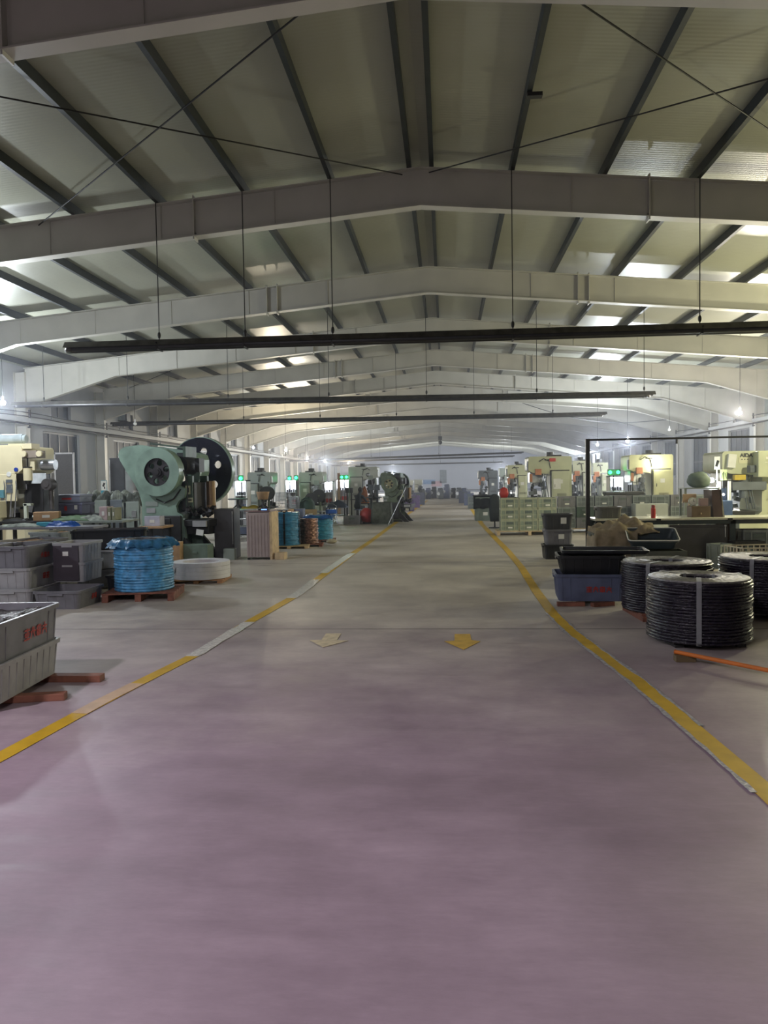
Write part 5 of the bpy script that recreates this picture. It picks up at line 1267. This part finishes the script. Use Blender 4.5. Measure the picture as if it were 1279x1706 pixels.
# blue-grey chests in front
Yb = 16.6
def chest(pa_, pb_, p0, p1, Y, mat, lab, tags=()):
    x0, x1 = X(pa_, Y), X(pb_, Y); z0, z1 = at(pa_, p1, Y).z, at(pa_, p0, Y).z
    t = T('storage_chest', lab, 'chest', ((x0+x1)/2, Y+0.3, max(0, z0)))
    h_ = z1-max(0, z0)
    b = new(); box(b, (0, 0, h_/2), (x1-x0, 0.6, h_)); fin('chest_body', b, mat, t, bev=0.012)
    b = new(); box(b, (0, 0, h_-0.03), (x1-x0+0.03, 0.63, 0.05)); fin('chest_lid', b, mat, t, bev=0.01)
    for (px, py, w_, hh_, mm) in tags:
        b = new(); box(b, (X(px, Y)-(x0+x1)/2, -0.305, at(px, py, Y).z-max(0, z0)), (w_, 0.005, hh_)); fin('sticker', b, mm, t)
    return t
table(X(115, 16.6), 16.95, 1.5, 0.8, at(115, 857, 16.6).z, m_dark, m_dark, 'dark table carrying the blue-grey chests', shelf=True)
chest(92, 135, 838, 857, Yb, M('violet_grey', (0.12, 0.12, 0.19), 0.45), 'blue-grey chest with a red and a white sticker, lower one of the two', [(108, 847, 0.06, 0.10, m_red), (125, 845, 0.07, 0.10, m_paper)])
chest(92, 132, 824, 837.8, Yb, M('violet_grey2', (0.15, 0.16, 0.22), 0.45), 'blue-grey chest with a red strip, stacked above the stickered one', [(110, 831, 0.22, 0.04, m_red)])
# draped machines
Yd = 17.8
for i, (pa_, pb_, p0, lab, mt) in enumerate(((134, 152, 815, 'machine covered with a pale wrinkled sheet right of the blue-grey chests', m_ltcloth), (154, 178, 816, 'middle machine covered with grey plastic sheeting behind the tubs', m_gcloth),
                                       (180, 204, 815, 'covered machine with folds hanging down by the black locker', m_ltcloth), (206, 232, 818, 'covered machine with dark gaps left of the big green press', m_gcloth))):
    x0, x1 = X(pa_, Yd), X(pb_, Yd)
    zt = at(pa_, p0, Yd).z
    t = T('covered_machine', lab, 'machine', ((x0+x1)/2, Yd+0.3, 0))
    b = new(); box(b, (0, 0, (zt-0.25)/2), ((x1-x0)*0.86, 0.6, zt-0.25)); fin('machine_body', b, [m_dpress, m_gpress][i % 2], t, bev=0.02)
    b = new(); box(b, (0.05, -0.32, zt*0.62), (0.1, 0.05, 0.16)); cyl(b, (-0.08, -0.36, zt*0.55), (-0.08, -0.3, zt*0.55), 0.05, n=14); fin('machine_controls', b, m_steel, t)
    random.seed(i+20); n = 20; b = new(); g = [[None]*(n+1) for _ in range(n+1)]
    W_, D_ = (x1-x0), 0.7
    for a_ in range(n+1):
        for c_ in range(n+1):
            u, v = a_/n*2-1, c_/n*2-1
            z = zt-0.12+0.05*math.sin(u*4+i)+0.05*math.sin(v*5+i*2)
            drop = max(0, -0.72-v)*(1.6+0.7*math.sin(u*6+i))+max(0, abs(u)-0.78)*1.1
            g[a_][c_] = b.verts.new((u*W_/2*(1.02 if abs(u) < .8 else .98)+0.012*math.sin(v*22), max(v, -0.8)*D_/2+0.02*math.sin(u*20+i), z-drop))
    for a_ in range(n):
        for c_ in range(n): b.faces.new((g[a_][c_], g[a_+1][c_], g[a_+1][c_+1], g[a_][c_+1]))
    bmesh.ops.solidify(b, geom=b.faces[:], thickness=0.006); fin('dust_sheet', b, mt, t, smooth=True)
# table with green cloths, blue plastic
zt = at(130, 868, 14.0).z
table(-6.68, 14.35, 1.3, 0.8, zt, m_gpress, m_dark, 'low table with greenish sheets behind the black tub with a red mark')
heap(X(120, 14.2), 14.3, zt+0.002, (0.75, 0.6, 0.10), M('green_sheet', (0.22, 0.34, 0.20), 0.6, 0, 0.2), 'pale green sheet spread on the low table', seed=4)
heap(X(153, 14.2), 14.3, zt+0.002, (0.5, 0.5, 0.10), m_ltcloth, 'whitish green sheet with creases on the low table', seed=5)
heap(X(103, 13.1), 13.1, 0.89, (0.50, 0.30, 0.10), m_blue2, 'bright blue plastic bag on the stack behind the black tub', 'blue_plastic_bag', 'bag', seed=6)
table(X(80, 13.1), 13.2, 1.8, 0.6, 0.89, m_grey, m_dark, 'narrow table carrying the blue plastic bag and tins')
t = T('cyan_tin', 'cyan plastic tube box lying on the narrow table', 'tin', (X(70, 13.0), 13.05, 0.89), 0.1)
b = new(); box(b, (0, 0, 0.04), (0.26, 0.12, 0.08)); fin('tin_body', b, m_teal, t, bev=0.012); b = new(); box(b, (0.15, 0, 0.04), (0.04, 0.11, 0.07)); fin('tin_cap', b, m_black, t)
heap(X(30, 13.0), 13.1, 0.89, (0.9, 0.35, 0.07), m_ltcloth, 'flattened white plastic wrap at the left end of the narrow table', seed=8)
cbox(X(172, 14.2), 14.3, zt, (0.16, 0.3, 0.26), 0, M('pinkish_box', (0.5, 0.38, 0.38), 0.6), 'pinkish carton on the low table', 'carton')
for i, px in enumerate((182, 189)):
    cbox(X(px, 14.2), 14.3, zt, (0.07, 0.3, 0.24), 0, M('khaki_file', (0.26, 0.26, 0.17), 0.6), ('khaki file box beside the pinkish carton', 'second khaki file box, right of the first one')[i], 'file_box')
cbox(-5.78, 14.9, at(219, 878, 14.6).z, (0.32, 0.25, 0.2), 0, M('white_appliance', (0.5, 0.5, 0.6), 0.5), 'small white box left of the foot of the green press', 'white_box')
table(-5.77, 14.95, 0.5, 0.6, at(219, 878, 14.6).z, m_card, m_dark, 'small wooden table left of the foot of the green press')
cbox(-7.62, 14.2, at(64, 868, 14).z, (0.45, 0.35, 0.17), 0.35, m_card, 'brown cardboard carton on the dark bench under the cream press', 'carton')
table(-7.92, 14.2, 1.1, 0.6, at(64, 868, 14).z, m_dark, m_dark, 'dark bench below the feeder of the cream press')
heap(-8.15, 14.1, at(64, 868, 14).z+0.002, (0.5, 0.3, 0.06), m_black, 'black folded sheet on the dark bench', seed=12)
# heater boxes on upper left wall
for i, (px, py, Y, lab) in enumerate(((203, 693, 33.6, 'glass-fronted fan box on a bracket high on the left wall'),)):
    p = at(px, py, Y); t = T('wall_fan_box', lab, 'fan box', (p.x, Y, p.z))
    b = new(); box(b, (0, 0, 0), (0.62, 0.4, 0.50)); fin('box_case', b, M('fan_case', (0.10, 0.11, 0.13), 0.4), t, bev=0.01)
    b = new(); box(b, (0, -0.205, 0), (0.48, 0.01, 0.4)); fin('box_window', b, M('box_pane', (0.30, 0.36, 0.42), 0.2), t)
    b = new(); bx(b, XL-p.x, 0.3, -0.05, 0.05, -0.31, -0.25); fin('support_arm', b, m_dark, t)
    b = new(); box(b, (-0.42, -0.1, -0.02), (0.16, 0.02, 0.42)); fin('side_notice', b, m_paper, t)
    b = new(); box(b, (-0.42, -0.114, -0.02), (0.03, 0.004, 0.16), (0, .3, 0)); box(b, (-0.39, -0.114, -0.02), (0.03, 0.004, 0.16), (0, -.3, 0)); fin('notice_mark', b, m_blue2, t)

# ---------------- mid-left work rows (between the green press and the aisle)
def bench_row(pa_, pb_, ptop, Y, lab, mat=m_dpress):
    x0, x1 = X(pa_, Y), X(pb_, Y); z = at(pa_, ptop, Y).z
    return table((x0+x1)/2, Y+0.4, x1-x0, 0.8, z, mat, m_dark, lab)
bench_row(385, 470, 850, 22.0, 'long dark work table behind the pinkish cabinet')
bench_row(455, 535, 853, 25.0, 'dark work table behind the blue coils')
z1 = at(420, 850, 22).z
b = new(); heap(X(415, 22.2), 22.4, z1, (0.62, 0.4, 0.14), m_yellow, 'yellow gloves heaped on the table behind the pinkish cabinet', 'yellow_gloves', 'gloves', seed=14); b.free()
t = T('wire_spool_stand', 'round open-top cardboard drum on a dark swivel stand', 'drum', (X(436, 22.2), 22.3, z1))
b = new(); lathe(b, [(0.0, 0.30), (0.15, 0.30), (0.19, 0.52), (0.20, 0.53), (0.18, 0.53), (0.14, 0.32), (0.0, 0.32)], 24); fin('cardboard_drum', b, m_card, t, smooth=True)
b = new(); cyl(b, (0, 0, 0), (0, 0, 0.3), 0.04, n=10)
for k in range(4): cyl(b, (0.2*math.cos(k*PI/2+.4), 0.2*math.sin(k*PI/2+.4), 0), (0, 0, 0.18), 0.02, n=8)
fin('swivel_stand', b, m_dark, t)
t = T('wire_spool_stand', 'empty swivel stand for coils left of the cardboard drum', 'stand', (X(394, 22.2), 22.3, z1))
b = new(); lathe(b, [(0.0, 0.30), (0.28, 0.30), (0.30, 0.33), (0.28, 0.345), (0.0, 0.32)], 24); fin('round_tray', b, m_dpress, t)
b = new(); cyl(b, (0, 0, 0), (0, 0, 0.3), 0.04, n=10)
for k in range(4): cyl(b, (0.2*math.cos(k*PI/2+.4), 0.2*math.sin(k*PI/2+.4), 0), (0, 0, 0.18), 0.02, n=8)
fin('swivel_stand', b, m_dark, t)
# wire mesh cages
def cage(px0_, px1, p0, p1, Y, lab):
    x0, x1 = X(px0_, Y), X(px1, Y); z0, z1_ = max(0, at(px0_, p1, Y).z), at(px0_, p0, Y).z
    t = T('wire_cage', lab, 'cage', ((x0+x1)/2, Y+0.35, z0)); W_ = x1-x0; H_ = z1_-z0
    b = new()
    for s in (-1, 1):
        for i in range(6):
            box(b, (0, s*0.3, H_*i/5), (W_, 0.012, 0.014)); box(b, (s*W_/2, 0, H_*i/5), (0.012, 0.6, 0.014))
        for i in range(9): box(b, (-W_/2+W_*i/8, s*0.3, H_/2), (0.012, 0.012, H_))
        for i in range(6): box(b, (s*W_/2, -0.3+0.6*i/5, H_/2), (0.012, 0.012, H_))
    fin('wire_walls', b, m_steel, t)
    b = new(); box(b, (0, 0, 0.02), (W_, 0.6, 0.03)); fin('cage_floor', b, m_steel, t)
    return t
cage(458, 478, 821, 851.5, 25.2, 'grey wire cage on the table behind the blue coils')
cage(480, 492, 828, 851.5, 25.0, 'narrow wire cage right of the grey wire cage')
cbox(X(464, 23), 23.6, 0.0, (0.7, 0.5, at(464, 848, 23).z-0.02), 0, m_card, 'brown carton behind the tall blue coil', 'carton')
cbox(X(489, 23), 23.7, 0.0, (0.34, 0.4, at(464, 848, 23).z-0.02), 0, m_blueg, 'dark blue case right of the brown carton', 'case')
t = T('dark_green_bundle', 'dark green domed bundle on the table in front of the second grey press', 'bundle', (X(509, 25.2), 25.4, at(500, 853, 25).z))
b = new(); sph(b, (0, 0, 0.15), 0.27, (1, .8, 1.25), 16)
for v in b.verts: v.co.z = max(0, v.co.z); v.co += Vector((random.uniform(-.012, .012),)*3) if v.co.z > 0.02 else Vector((0, 0, 0))
fin('bundle_cloth', b, M('bottle_green', (0.02, 0.05, 0.04), 0.7), t, smooth=True)
b = new(); tube(b, [(-0.2, -0.2, 0.3), (0, -0.24, 0.42), (0.2, -0.2, 0.3)], 0.012); fin('bundle_cord', b, m_dgreen, t)
cbox(X(512, 24.2), 24.5, at(512, 868, 24.2).z, (0.42, 0.3, 0.36), 0.35, M('brown_carton2', (0.30, 0.22, 0.12), 0.7), 'tilted brown carton with a round mark near the farthest blue coil', 'carton')
table(X(512, 24.2), 24.5, 1.0, 0.5, at(512, 868, 24.2).z, m_dark, m_dark, 'low dark stand under the tilted brown carton', shelf=False)
cbox(X(497, 24.0), 24.2, 0, (0.1, 0.3, at(497, 850, 24).z), 0.1, M('bronze_box', (0.24, 0.22, 0.12), 0.6), 'narrow khaki carton beside the tilted brown one', 'carton')
# coil holder machines in front of press J: dark wheels
for px, py, Y, lab in ((520, 832, 27.5, 'dark wire reel on a frame in front of the second grey press'), (532, 826, 28.6, 'second dark wire reel closer to the second grey press'), (446, 822, 25.6, 'dark reel beside the nearest grey-green press')):
    p = at(px, py, Y); t = T('wire_reel', lab, 'reel', (p.x, Y, 0))
    b = new(); 
    for s in (-0.10, 0.10): cyl(b, (-0.02, s-0.01, p.z), (-0.02, s+0.01, p.z), 0.24, n=24)
    cyl(b, (-0.02, -0.1, p.z), (-0.02, 0.1, p.z), 0.12, n=16); fin('reel_drum', b, m_dark, t)
    b = new(); cyl(b, (0, 0.15, 0), (0, 0.15, p.z+0.05), 0.04, n=8); box(b, (0, 0.1, 0.02), (0.5, 0.5, 0.04)); cyl(b, (0, -0.14, p.z), (0, 0.18, p.z), 0.03, n=8); fin('reel_frame', b, m_olive, t)
# blue stool / chair
k = gr(551, 873); xs, ys = k.x, k.y+0.2
t = T('blue_chair', 'bright blue plastic chair with curved steel back tube on the left', 'chair', (xs, ys, 0), 0.1)
b = new(); box(b, (0, 0, 0.47), (0.42, 0.40, 0.16)); fin('seat', b, m_blue2, t, bev=0.03)
b = new(); tube(b, [(-0.2, -0.18, 0.5), (-0.2, -0.17, 0.68), (-0.08, -0.17, 0.77), (0.08, -0.17, 0.77), (0.2, -0.17, 0.68), (0.2, -0.18, 0.5)], 0.013); fin('back_tube', b, m_steel, t, smooth=True)
for s in (-1, 1):
    for q in (-1, 1): b = new(); cyl(b, (s*0.22, q*0.2, 0), (s*0.16, q*0.15, 0.40), 0.014, n=8); fin('leg', b, m_steel, t)
# small blue/dark machines behind
bench_row(541, 575, 845, 30.5, 'dark blue work table behind the blue chair', m_blueg)
heap(X(560, 30.6), 30.8, at(541, 845, 30.5).z, (0.75, 0.5, 0.28), m_blueg, 'dark blue sheet over tools on the table behind the blue chair', seed=21)
for px, lab in ((578, 'thin black drill post near the seated person'), (585, 'second thin black drill post near the seated person')):
    p = at(px, 815, 33.0); t = T('drill_post', lab, 'drill', (p.x, 33.0, 0))
    b = new(); cyl(b, (0, 0, 0), (0, 0, p.z-0.1), 0.03, n=8); cyl(b, (0, 0, 0), (0, 0, 0.04), 0.075, n=12); fin('post', b, m_dark, t)
    b = new(); box(b, (0, 0, p.z-0.05), (0.13, 0.2, 0.22)); cyl(b, (0, -0.12, p.z-0.3), (0, -0.12, p.z-0.1), 0.02, n=8); fin('drill_head', b, m_dark, t)
# wooden frame board behind with green lamps (orange uprights)
for px, lab in ((564, 'orange-brown upright board left of the pair of green lamps'), (592, 'orange-brown upright board right of the pair of green lamps')):
    p = at(px, 788, 35.5); b = new(); box(b, (0, 0, p.z/2), (0.12, 0.05, p.z)); o = fin('upright_board', b, M('tan_board', (0.42, 0.24, 0.14), 0.6)); o.location = (p.x, 35.5, 0); setp(o, lab, 'board')
# red tank
k = gr(612, 873)
t = T('red_tank', 'round red tank on the floor left of the draped crate', 'tank', (k.x-0.06, k.y+0.3, 0))
b = new(); lathe(b, [(0.0, 0.03), (0.15, 0.04), (0.235, 0.16), (0.26, 0.32), (0.235, 0.46), (0.14, 0.57), (0.05, 0.60), (0.0, 0.60)], 28); fin('tank_body', b, m_red, t, smooth=True)
b = new(); cyl(b, (0, 0, 0.59), (0, 0, 0.66), 0.05, n=14); box(b, (0, 0, 0.67), (0.16, 0.03, 0.02)); fin('tank_valve', b, m_steel, t)
b = new(); lathe(b, [(0.12, 0), (0.17, 0), (0.16, 0.06), (0.11, 0.05), (0.12, 0)], 20); fin('tank_foot', b, m_dark, t)
# draped crate and stacks near aisle line
k = gr(635, 874)
t = crate(k.x, k.y+0.45, 0, 0.66, 0.8, 0.78, 0, m_gpress, 'crate hidden under grey striped tarpaulin beside the left aisle line', tag=False)
b = new(); rings = []
for z, gsz in ((0.80, 0.5), (0.80, 0.69), (0.5, 0.72), (0.03, 0.78)):
    ring = []
    for i, p in enumerate(rrect(gsz, gsz*1.2, 0.06, z, 8)):
        o_ = 1+0.035*math.sin(i*2.1)*(1 if z < 0.7 else 0); ring.append(Vector((p.x*o_, p.y*o_, z+0.006)))
    rings.append(ring)
loft(b, rings, False, False); bmesh.ops.solidify(b, geom=b.faces[:], thickness=0.006)
o = fin('grey_tarpaulin', b, m_gcloth, smooth=True); o.location = (k.x, k.y+0.45, 0.004); setp(o, 'grey tarpaulin with vertical folds hanging over a crate by the left aisle line', 'tarpaulin')
def stackbins(pxc, pybase, W_, n_, h_, mat, where, D_=0.6, px_group=None, tag=False):
    k = gr(pxc, pybase)
    names = ['bottom', 'second', 'third', 'fourth', 'fifth']
    for j in range(n_): crate(k.x, k.y+D_/2, j*(h_+0.004), W_, D_, h_, 0, mat, '%s crate of the stack %s' % (names[j] if n_ > 1 else 'single', where), px_group, tag)
stackbins(661, 861, 0.55, 4, 0.17, m_lgrey, 'by the left aisle line right of the tarpaulin')
stackbins(678, 852, 0.7, 2, 0.32, m_purple, 'of purple crates left of the aisle')
stackbins(689, 846, 0.7, 2, 0.36, m_purple, 'of farther purple crates left of the aisle')
stackbins(697, 841, 0.8, 2, 0.40, m_blueg, 'of blue-grey crates far left of the aisle')
stackbins(660, 848, 0.9, 3, 0.3, m_blueg, 'behind the grey crates left of the aisle')
stackbins(774, 838, 0.8, 2, 0.40, m_blueg, 'of far blue-grey crates right of the aisle')
stackbins(781, 842, 0.6, 2, 0.38, m_blueg, 'of blue crates right of the aisle, second row')
stackbins(789, 848, 0.6, 2, 0.34, m_gcrate, 'of grey-green crates right of the aisle, near the tall bin')
stackbins(586, 874, 0.62, 1, 0.32, m_grey, 'on the floor in front of the seated person', tag=False)
# tools on a pole: leaning stick by green press 2
a_ = at(676, 812, 29); c_ = gr(668, 858)
b = new(); cyl(b, (0, 0, 0), Vector((a_.x, 29, a_.z))-Vector((c_.x, 27.6, 0)), 0.02, n=8); o = fin('leaning_pole', b, m_steel); o.location = (c_.x, 27.6, 0.02); setp(o, 'pale pole leaning against the small olive flywheel press', 'pole')
# dark machine heap across the end of the aisle
random.seed(9)
for i, px in enumerate((703, 713, 723, 733, 744, 755, 764, 773)):
    Y = 66+ (i % 3)*1.5; p = at(px, 800, Y); hh = [0.95, 1.0, 1.1, 1.0, 1.35, 0.95, 1.0, 0.95][i]
    t = T('parked_machine', 'dark parked machine across the end of the aisle, %s from the left' % ['first', 'second', 'third', 'fourth', 'fifth', 'sixth', 'seventh', 'eighth'][i], 'machine', (p.x, Y, 0), random.uniform(-.2, .2), 'dark machines at the aisle end')
    mt = [m_dpress, m_blueg, m_dark][i % 3]
    b = new(); box(b, (0, 0, hh*0.36), (0.47, 0.7, hh*0.72)); fin('machine_base', b, mt, t, bev=0.03)
    b = new(); box(b, (0.05, 0, hh*0.72), (0.34, 0.45, hh*0.28)); cyl(b, (-0.2, 0, hh*0.82), (0.2, 0, hh*0.84), 0.12, n=12); fin('machine_head', b, mt, t, bev=0.02)
    b = new(); cyl(b, (-0.2, -0.36, hh*0.45), (-0.2, -0.30, hh*0.45), 0.14, n=14); fin('hand_wheel', b, m_steel, t)
# far details on the end wall
for px, py, w_, h_, mt, lab in ((715, 803, 1.6, 0.6, M('blue_poster', (0.12, 0.2, 0.34), 0.7), 'blue poster on the far gable wall'), (738, 794, 0.9, 1.8, m_dpress, 'dark notice on the far gable wall'), (727, 806, 1.4, 0.7, M('pink_poster', (.4, .25, .28), .7), 'pinkish poster on the far gable wall')):
    p = at(px, py, Y1-0.05); b = new(); box(b, (0, 0, 0), (w_, 0.03, h_)); o = fin('wall_poster', b, mt); o.location = (p.x, Y1-0.02, p.z); setp(o, lab, 'poster')
b = new(); bx(b, XL+0.1, XRT-0.1, Y1-0.06, Y1-0.001, at(740, 817, Y1).z-0.05, at(740, 817, Y1).z+0.08); setp(fin('trim_1', b, m_dark), 'dark rail along the far gable wall', kind='structure')
# camera-like cluster hanging at ridge
p = at(733, 727, 62); t = T('ceiling_sensor', 'dark sensor box hanging from the ridge far down the hall', 'sensor', (p.x, 62, p.z))
b = new(); cyl(b, (0, 0, 0), (0, 0, TOP(p.x)-p.z), 0.02, n=6); fin('drop_rod', b, m_dark, t)
b = new(); box(b, (0, 0, -0.15), (0.3, 0.3, 0.3)); sph(b, (0, 0, -0.5), 0.16, n=12); cyl(b, (0, 0, -0.5), (0, 0, -0.2), 0.03, n=6); fin('sensor_body', b, m_dark, t)
# right side: table behind yellow-green press etc
bench_row(1012, 1046, 823, 24.9, 'grey table left of the big yellow-green press', m_lgrey)
t = T('grey_conveyor', 'low grey conveyor with a dark top in front of the big yellow-green press', 'conveyor', (X(1040, 23.9), 24.3, 0))
zc = at(1040, 819, 23.9).z
b = new(); box(b, (0, -0.2, zc-0.05), (1.15, 0.5, 0.10)); fin('belt', b, m_dark, t, bev=0.02)
b = new(); box(b, (0.04, -0.2, zc-0.28), (1.05, 0.42, 0.34)); 
for s in (-1, 1): box(b, (s*0.45, -0.2, (zc-0.45)/2), (0.06, 0.3, zc-0.45))
fin('conveyor_frame', b, m_lgrey, t)
cbox(X(1083, 22.5), 22.6, 0, (0.9, 0.5, at(1083, 839, 22.5).z), 0, m_gpress2, 'light grey crate on end behind the cloth-covered bin', 'carton')
# hanging white tag bulbs / cable swag on the right
p1_, p2_ = at(870, 682, 43.2), at(1110, 700, 43.2)
p1_.z = BOT(p1_.x)+0.005; p2_.z = BOT(p2_.x)+0.005
b = new(); pts = []
for i in range(17):
    f = i/16; q = p1_.lerp(p2_, f); pts.append((q.x-p1_.x, 0, q.z-p1_.z-0.9*math.sin(f*PI)*0.6))
tube(b, pts, 0.02, 6); o = fin('slack_cable', b, m_dark); o.location = p1_; setp(o, 'slack cable sagging under the roof towards the right wall', 'cable')

# ------------------------------------------------------------------ seated person
k = gr(590, 868); PX, PY = k.x+0.0, k.y+1.2
t = T('stool', 'low stool under the seated person', 'stool', (PX, PY, 0))
b = new(); cyl(b, (0, 0, 0.40), (0, 0, 0.44), 0.17, n=18); fin('seat', b, m_blueg, t)
for k_ in range(4):
    b = new(); cyl(b, (0.15*math.cos(k_*PI/2+.7), 0.15*math.sin(k_*PI/2+.7), 0), (0.11*math.cos(k_*PI/2+.7), 0.11*math.sin(k_*PI/2+.7), 0.40), 0.014, n=8); fin('leg', b, m_steel, t)
def person(X0, Y0_, rz):
    t = T('person', 'person in dark clothes sitting with their back turned at the press with a round hole', 'person', (X0, Y0_, 0), rz)
    V = []; E = []; Rr = []
    def add(p, r, par=None):
        V.append(p); Rr.append(r)
        if par is not None: E.append((par, len(V)-1))
        return len(V)-1
    pel = add((0, 0, 0.53), (0.15, 0.12))
    s1 = add((0.03, 0, 0.68), (0.14, 0.11), pel); s2 = add((0.10, 0, 0.84), (0.17, 0.115), s1); s3 = add((0.16, 0, 0.98), (0.15, 0.10), s2)
    nk = add((0.20, 0, 1.08), (0.055, 0.055), s3); h1 = add((0.24, 0, 1.15), (0.085, 0.075), nk); h2 = add((0.26, 0, 1.24), (0.095, 0.08), h1); add((0.26, 0, 1.32), (0.06, 0.055), h2)
    add((0.345, 0, 1.19), (0.018, 0.018), h1)
    for s in (-1, 1):
        sh = add((0.16, s*0.19, 0.97), (0.065, 0.065), s3); el = add((0.32, s*0.26, 0.74), (0.048, 0.048), sh); wr = add((0.53, s*0.16, 0.76), (0.032, 0.03), el)
        pm = add((0.60, s*0.14, 0.76), (0.036, 0.018), wr)
        for f_, (dy, ln) in enumerate(((-0.032, 0.060), (-0.011, 0.070), (0.011, 0.066), (0.031, 0.052))):
            a_ = add((0.635, s*0.14+dy, 0.757), (0.009, 0.009), pm); c_ = add((0.635+ln*0.6, s*0.14+dy, 0.745), (0.0085, 0.0085), a_); add((0.635+ln*0.9, s*0.14+dy, 0.72), (0.007, 0.007), c_)
        a_ = add((0.57, s*0.14-s*0.04, 0.755), (0.011, 0.011), wr); add((0.60, s*0.14-s*0.06, 0.745), (0.009, 0.009), a_)
        hp = add((0.05, s*0.10, 0.50), (0.10, 0.10), pel); kn = add((0.44, s*0.17, 0.50), (0.068, 0.068), hp); an = add((0.40, s*0.17, 0.10), (0.045, 0.045), kn); add((0.52, s*0.17, 0.045), (0.042, 0.035), an)
    me = bpy.data.meshes.new('body'); me.from_pydata(V, E, []); 
    o = bpy.data.objects.new('body', me); COL.objects.link(o); o.parent = t
    sk = o.modifiers.new('skin', 'SKIN'); sk.use_smooth_shade = True
    for i, d in enumerate(me.skin_vertices[0].data): d.radius = Rr[i]; d.use_root = (i == 0)
    ss = o.modifiers.new('sub', 'SUBSURF'); ss.levels = 1; ss.render_levels = 1
    me.materials.append(m_jacket)
    b = new(); sph(b, (0.235, 0, 1.25), 0.115, (0.92, 0.86, 1.0), 16)
    for v in b.verts:
        if v.co.z < 1.18: v.co.z = 1.18 + (v.co.z-1.18)*0.35
    fin('hair', b, m_hair, t, smooth=True)
    b = new(); sph(b, (0.335, 0, 1.20), 0.055, (0.35, 1.1, 1.35), 12); sph(b, (0.355, 0, 1.19), 0.014, n=8)
    for s in (-1, 1): sph(b, (0.25, s*0.098, 1.19), 0.026, (0.6, 0.4, 1.1), 8)
    fin('face', b, m_skin, t, smooth=True)
    b = new()
    for s in (-1, 1): sph(b, (0.352, s*0.03, 1.215), 0.008, n=8)
    box(b, (0.352, 0, 1.155), (0.006, 0.04, 0.008)); fin('eyes_and_mouth', b, M('dark_features', (0.03, 0.015, 0.012), 0.5), t)
    return t
person(PX, PY, math.radians(62))
# orange cloth hung near the person
p = at(604, 825, 33.2)
heapo = heap(p.x, 33.3, p.z-0.35, (0.5, 0.3, 0.75), m_orangec, 'orange-brown cloth bag hanging on the press with a round hole', 'orange_bag', 'bag', seed=31)
table(p.x, 33.3, 0.6, 0.5, p.z-0.35, m_dark, m_dark, 'small dark stand under the orange-brown bag', shelf=False)
for px, lab in ((618, 'black pillar drill left of the small olive flywheel press'), (628, 'second black pillar drill beside the small olive flywheel press')):
    p = at(px, 808, 31.2); t = T('pillar_drill', lab, 'drill', (p.x, 31.2, 0))
    b = new(); cyl(b, (0, 0, 0), (0, 0, p.z), 0.05, n=10); box(b, (0, 0, 0.03), (0.4, 0.4, 0.06)); fin('pillar', b, m_dark, t)
    b = new(); box(b, (0.02, -0.12, p.z-0.1), (0.2, 0.4, 0.22)); cyl(b, (0.02, -0.22, p.z-0.4), (0.02, -0.22, p.z-0.2), 0.03, n=10); fin('drill_head', b, m_dpress, t, bev=0.02)
    b = new(); box(b, (0, -0.12, 0.95), (0.4, 0.36, 0.04)); fin('drill_table', b, m_dpress, t)
# haze in the hall air
hz = bpy.data.materials.new('haze'); hz.use_nodes = True; nt = hz.node_tree
for n in list(nt.nodes):
    if n.type == 'BSDF_PRINCIPLED': nt.nodes.remove(n)
vsn = nt.nodes.new('ShaderNodeVolumeScatter'); vsn.inputs['Density'].default_value = 0.0042; vsn.inputs['Anisotropy'].default_value = 0.55
vsn.inputs['Color'].default_value = (0.85, 0.88, 1.0, 1)
nt.links.new(vsn.outputs[0], nt.nodes['Material Output'].inputs['Volume'])
HAZE = True
if HAZE:
    b = new(); bx(b, XL+0.01, XRT-0.01, 12.0, Y1-0.1, 0.012, 7.0); o = fin('haze', b, hz); setp(o, 'thin haze filling the hall air', 'haze', kind='stuff')
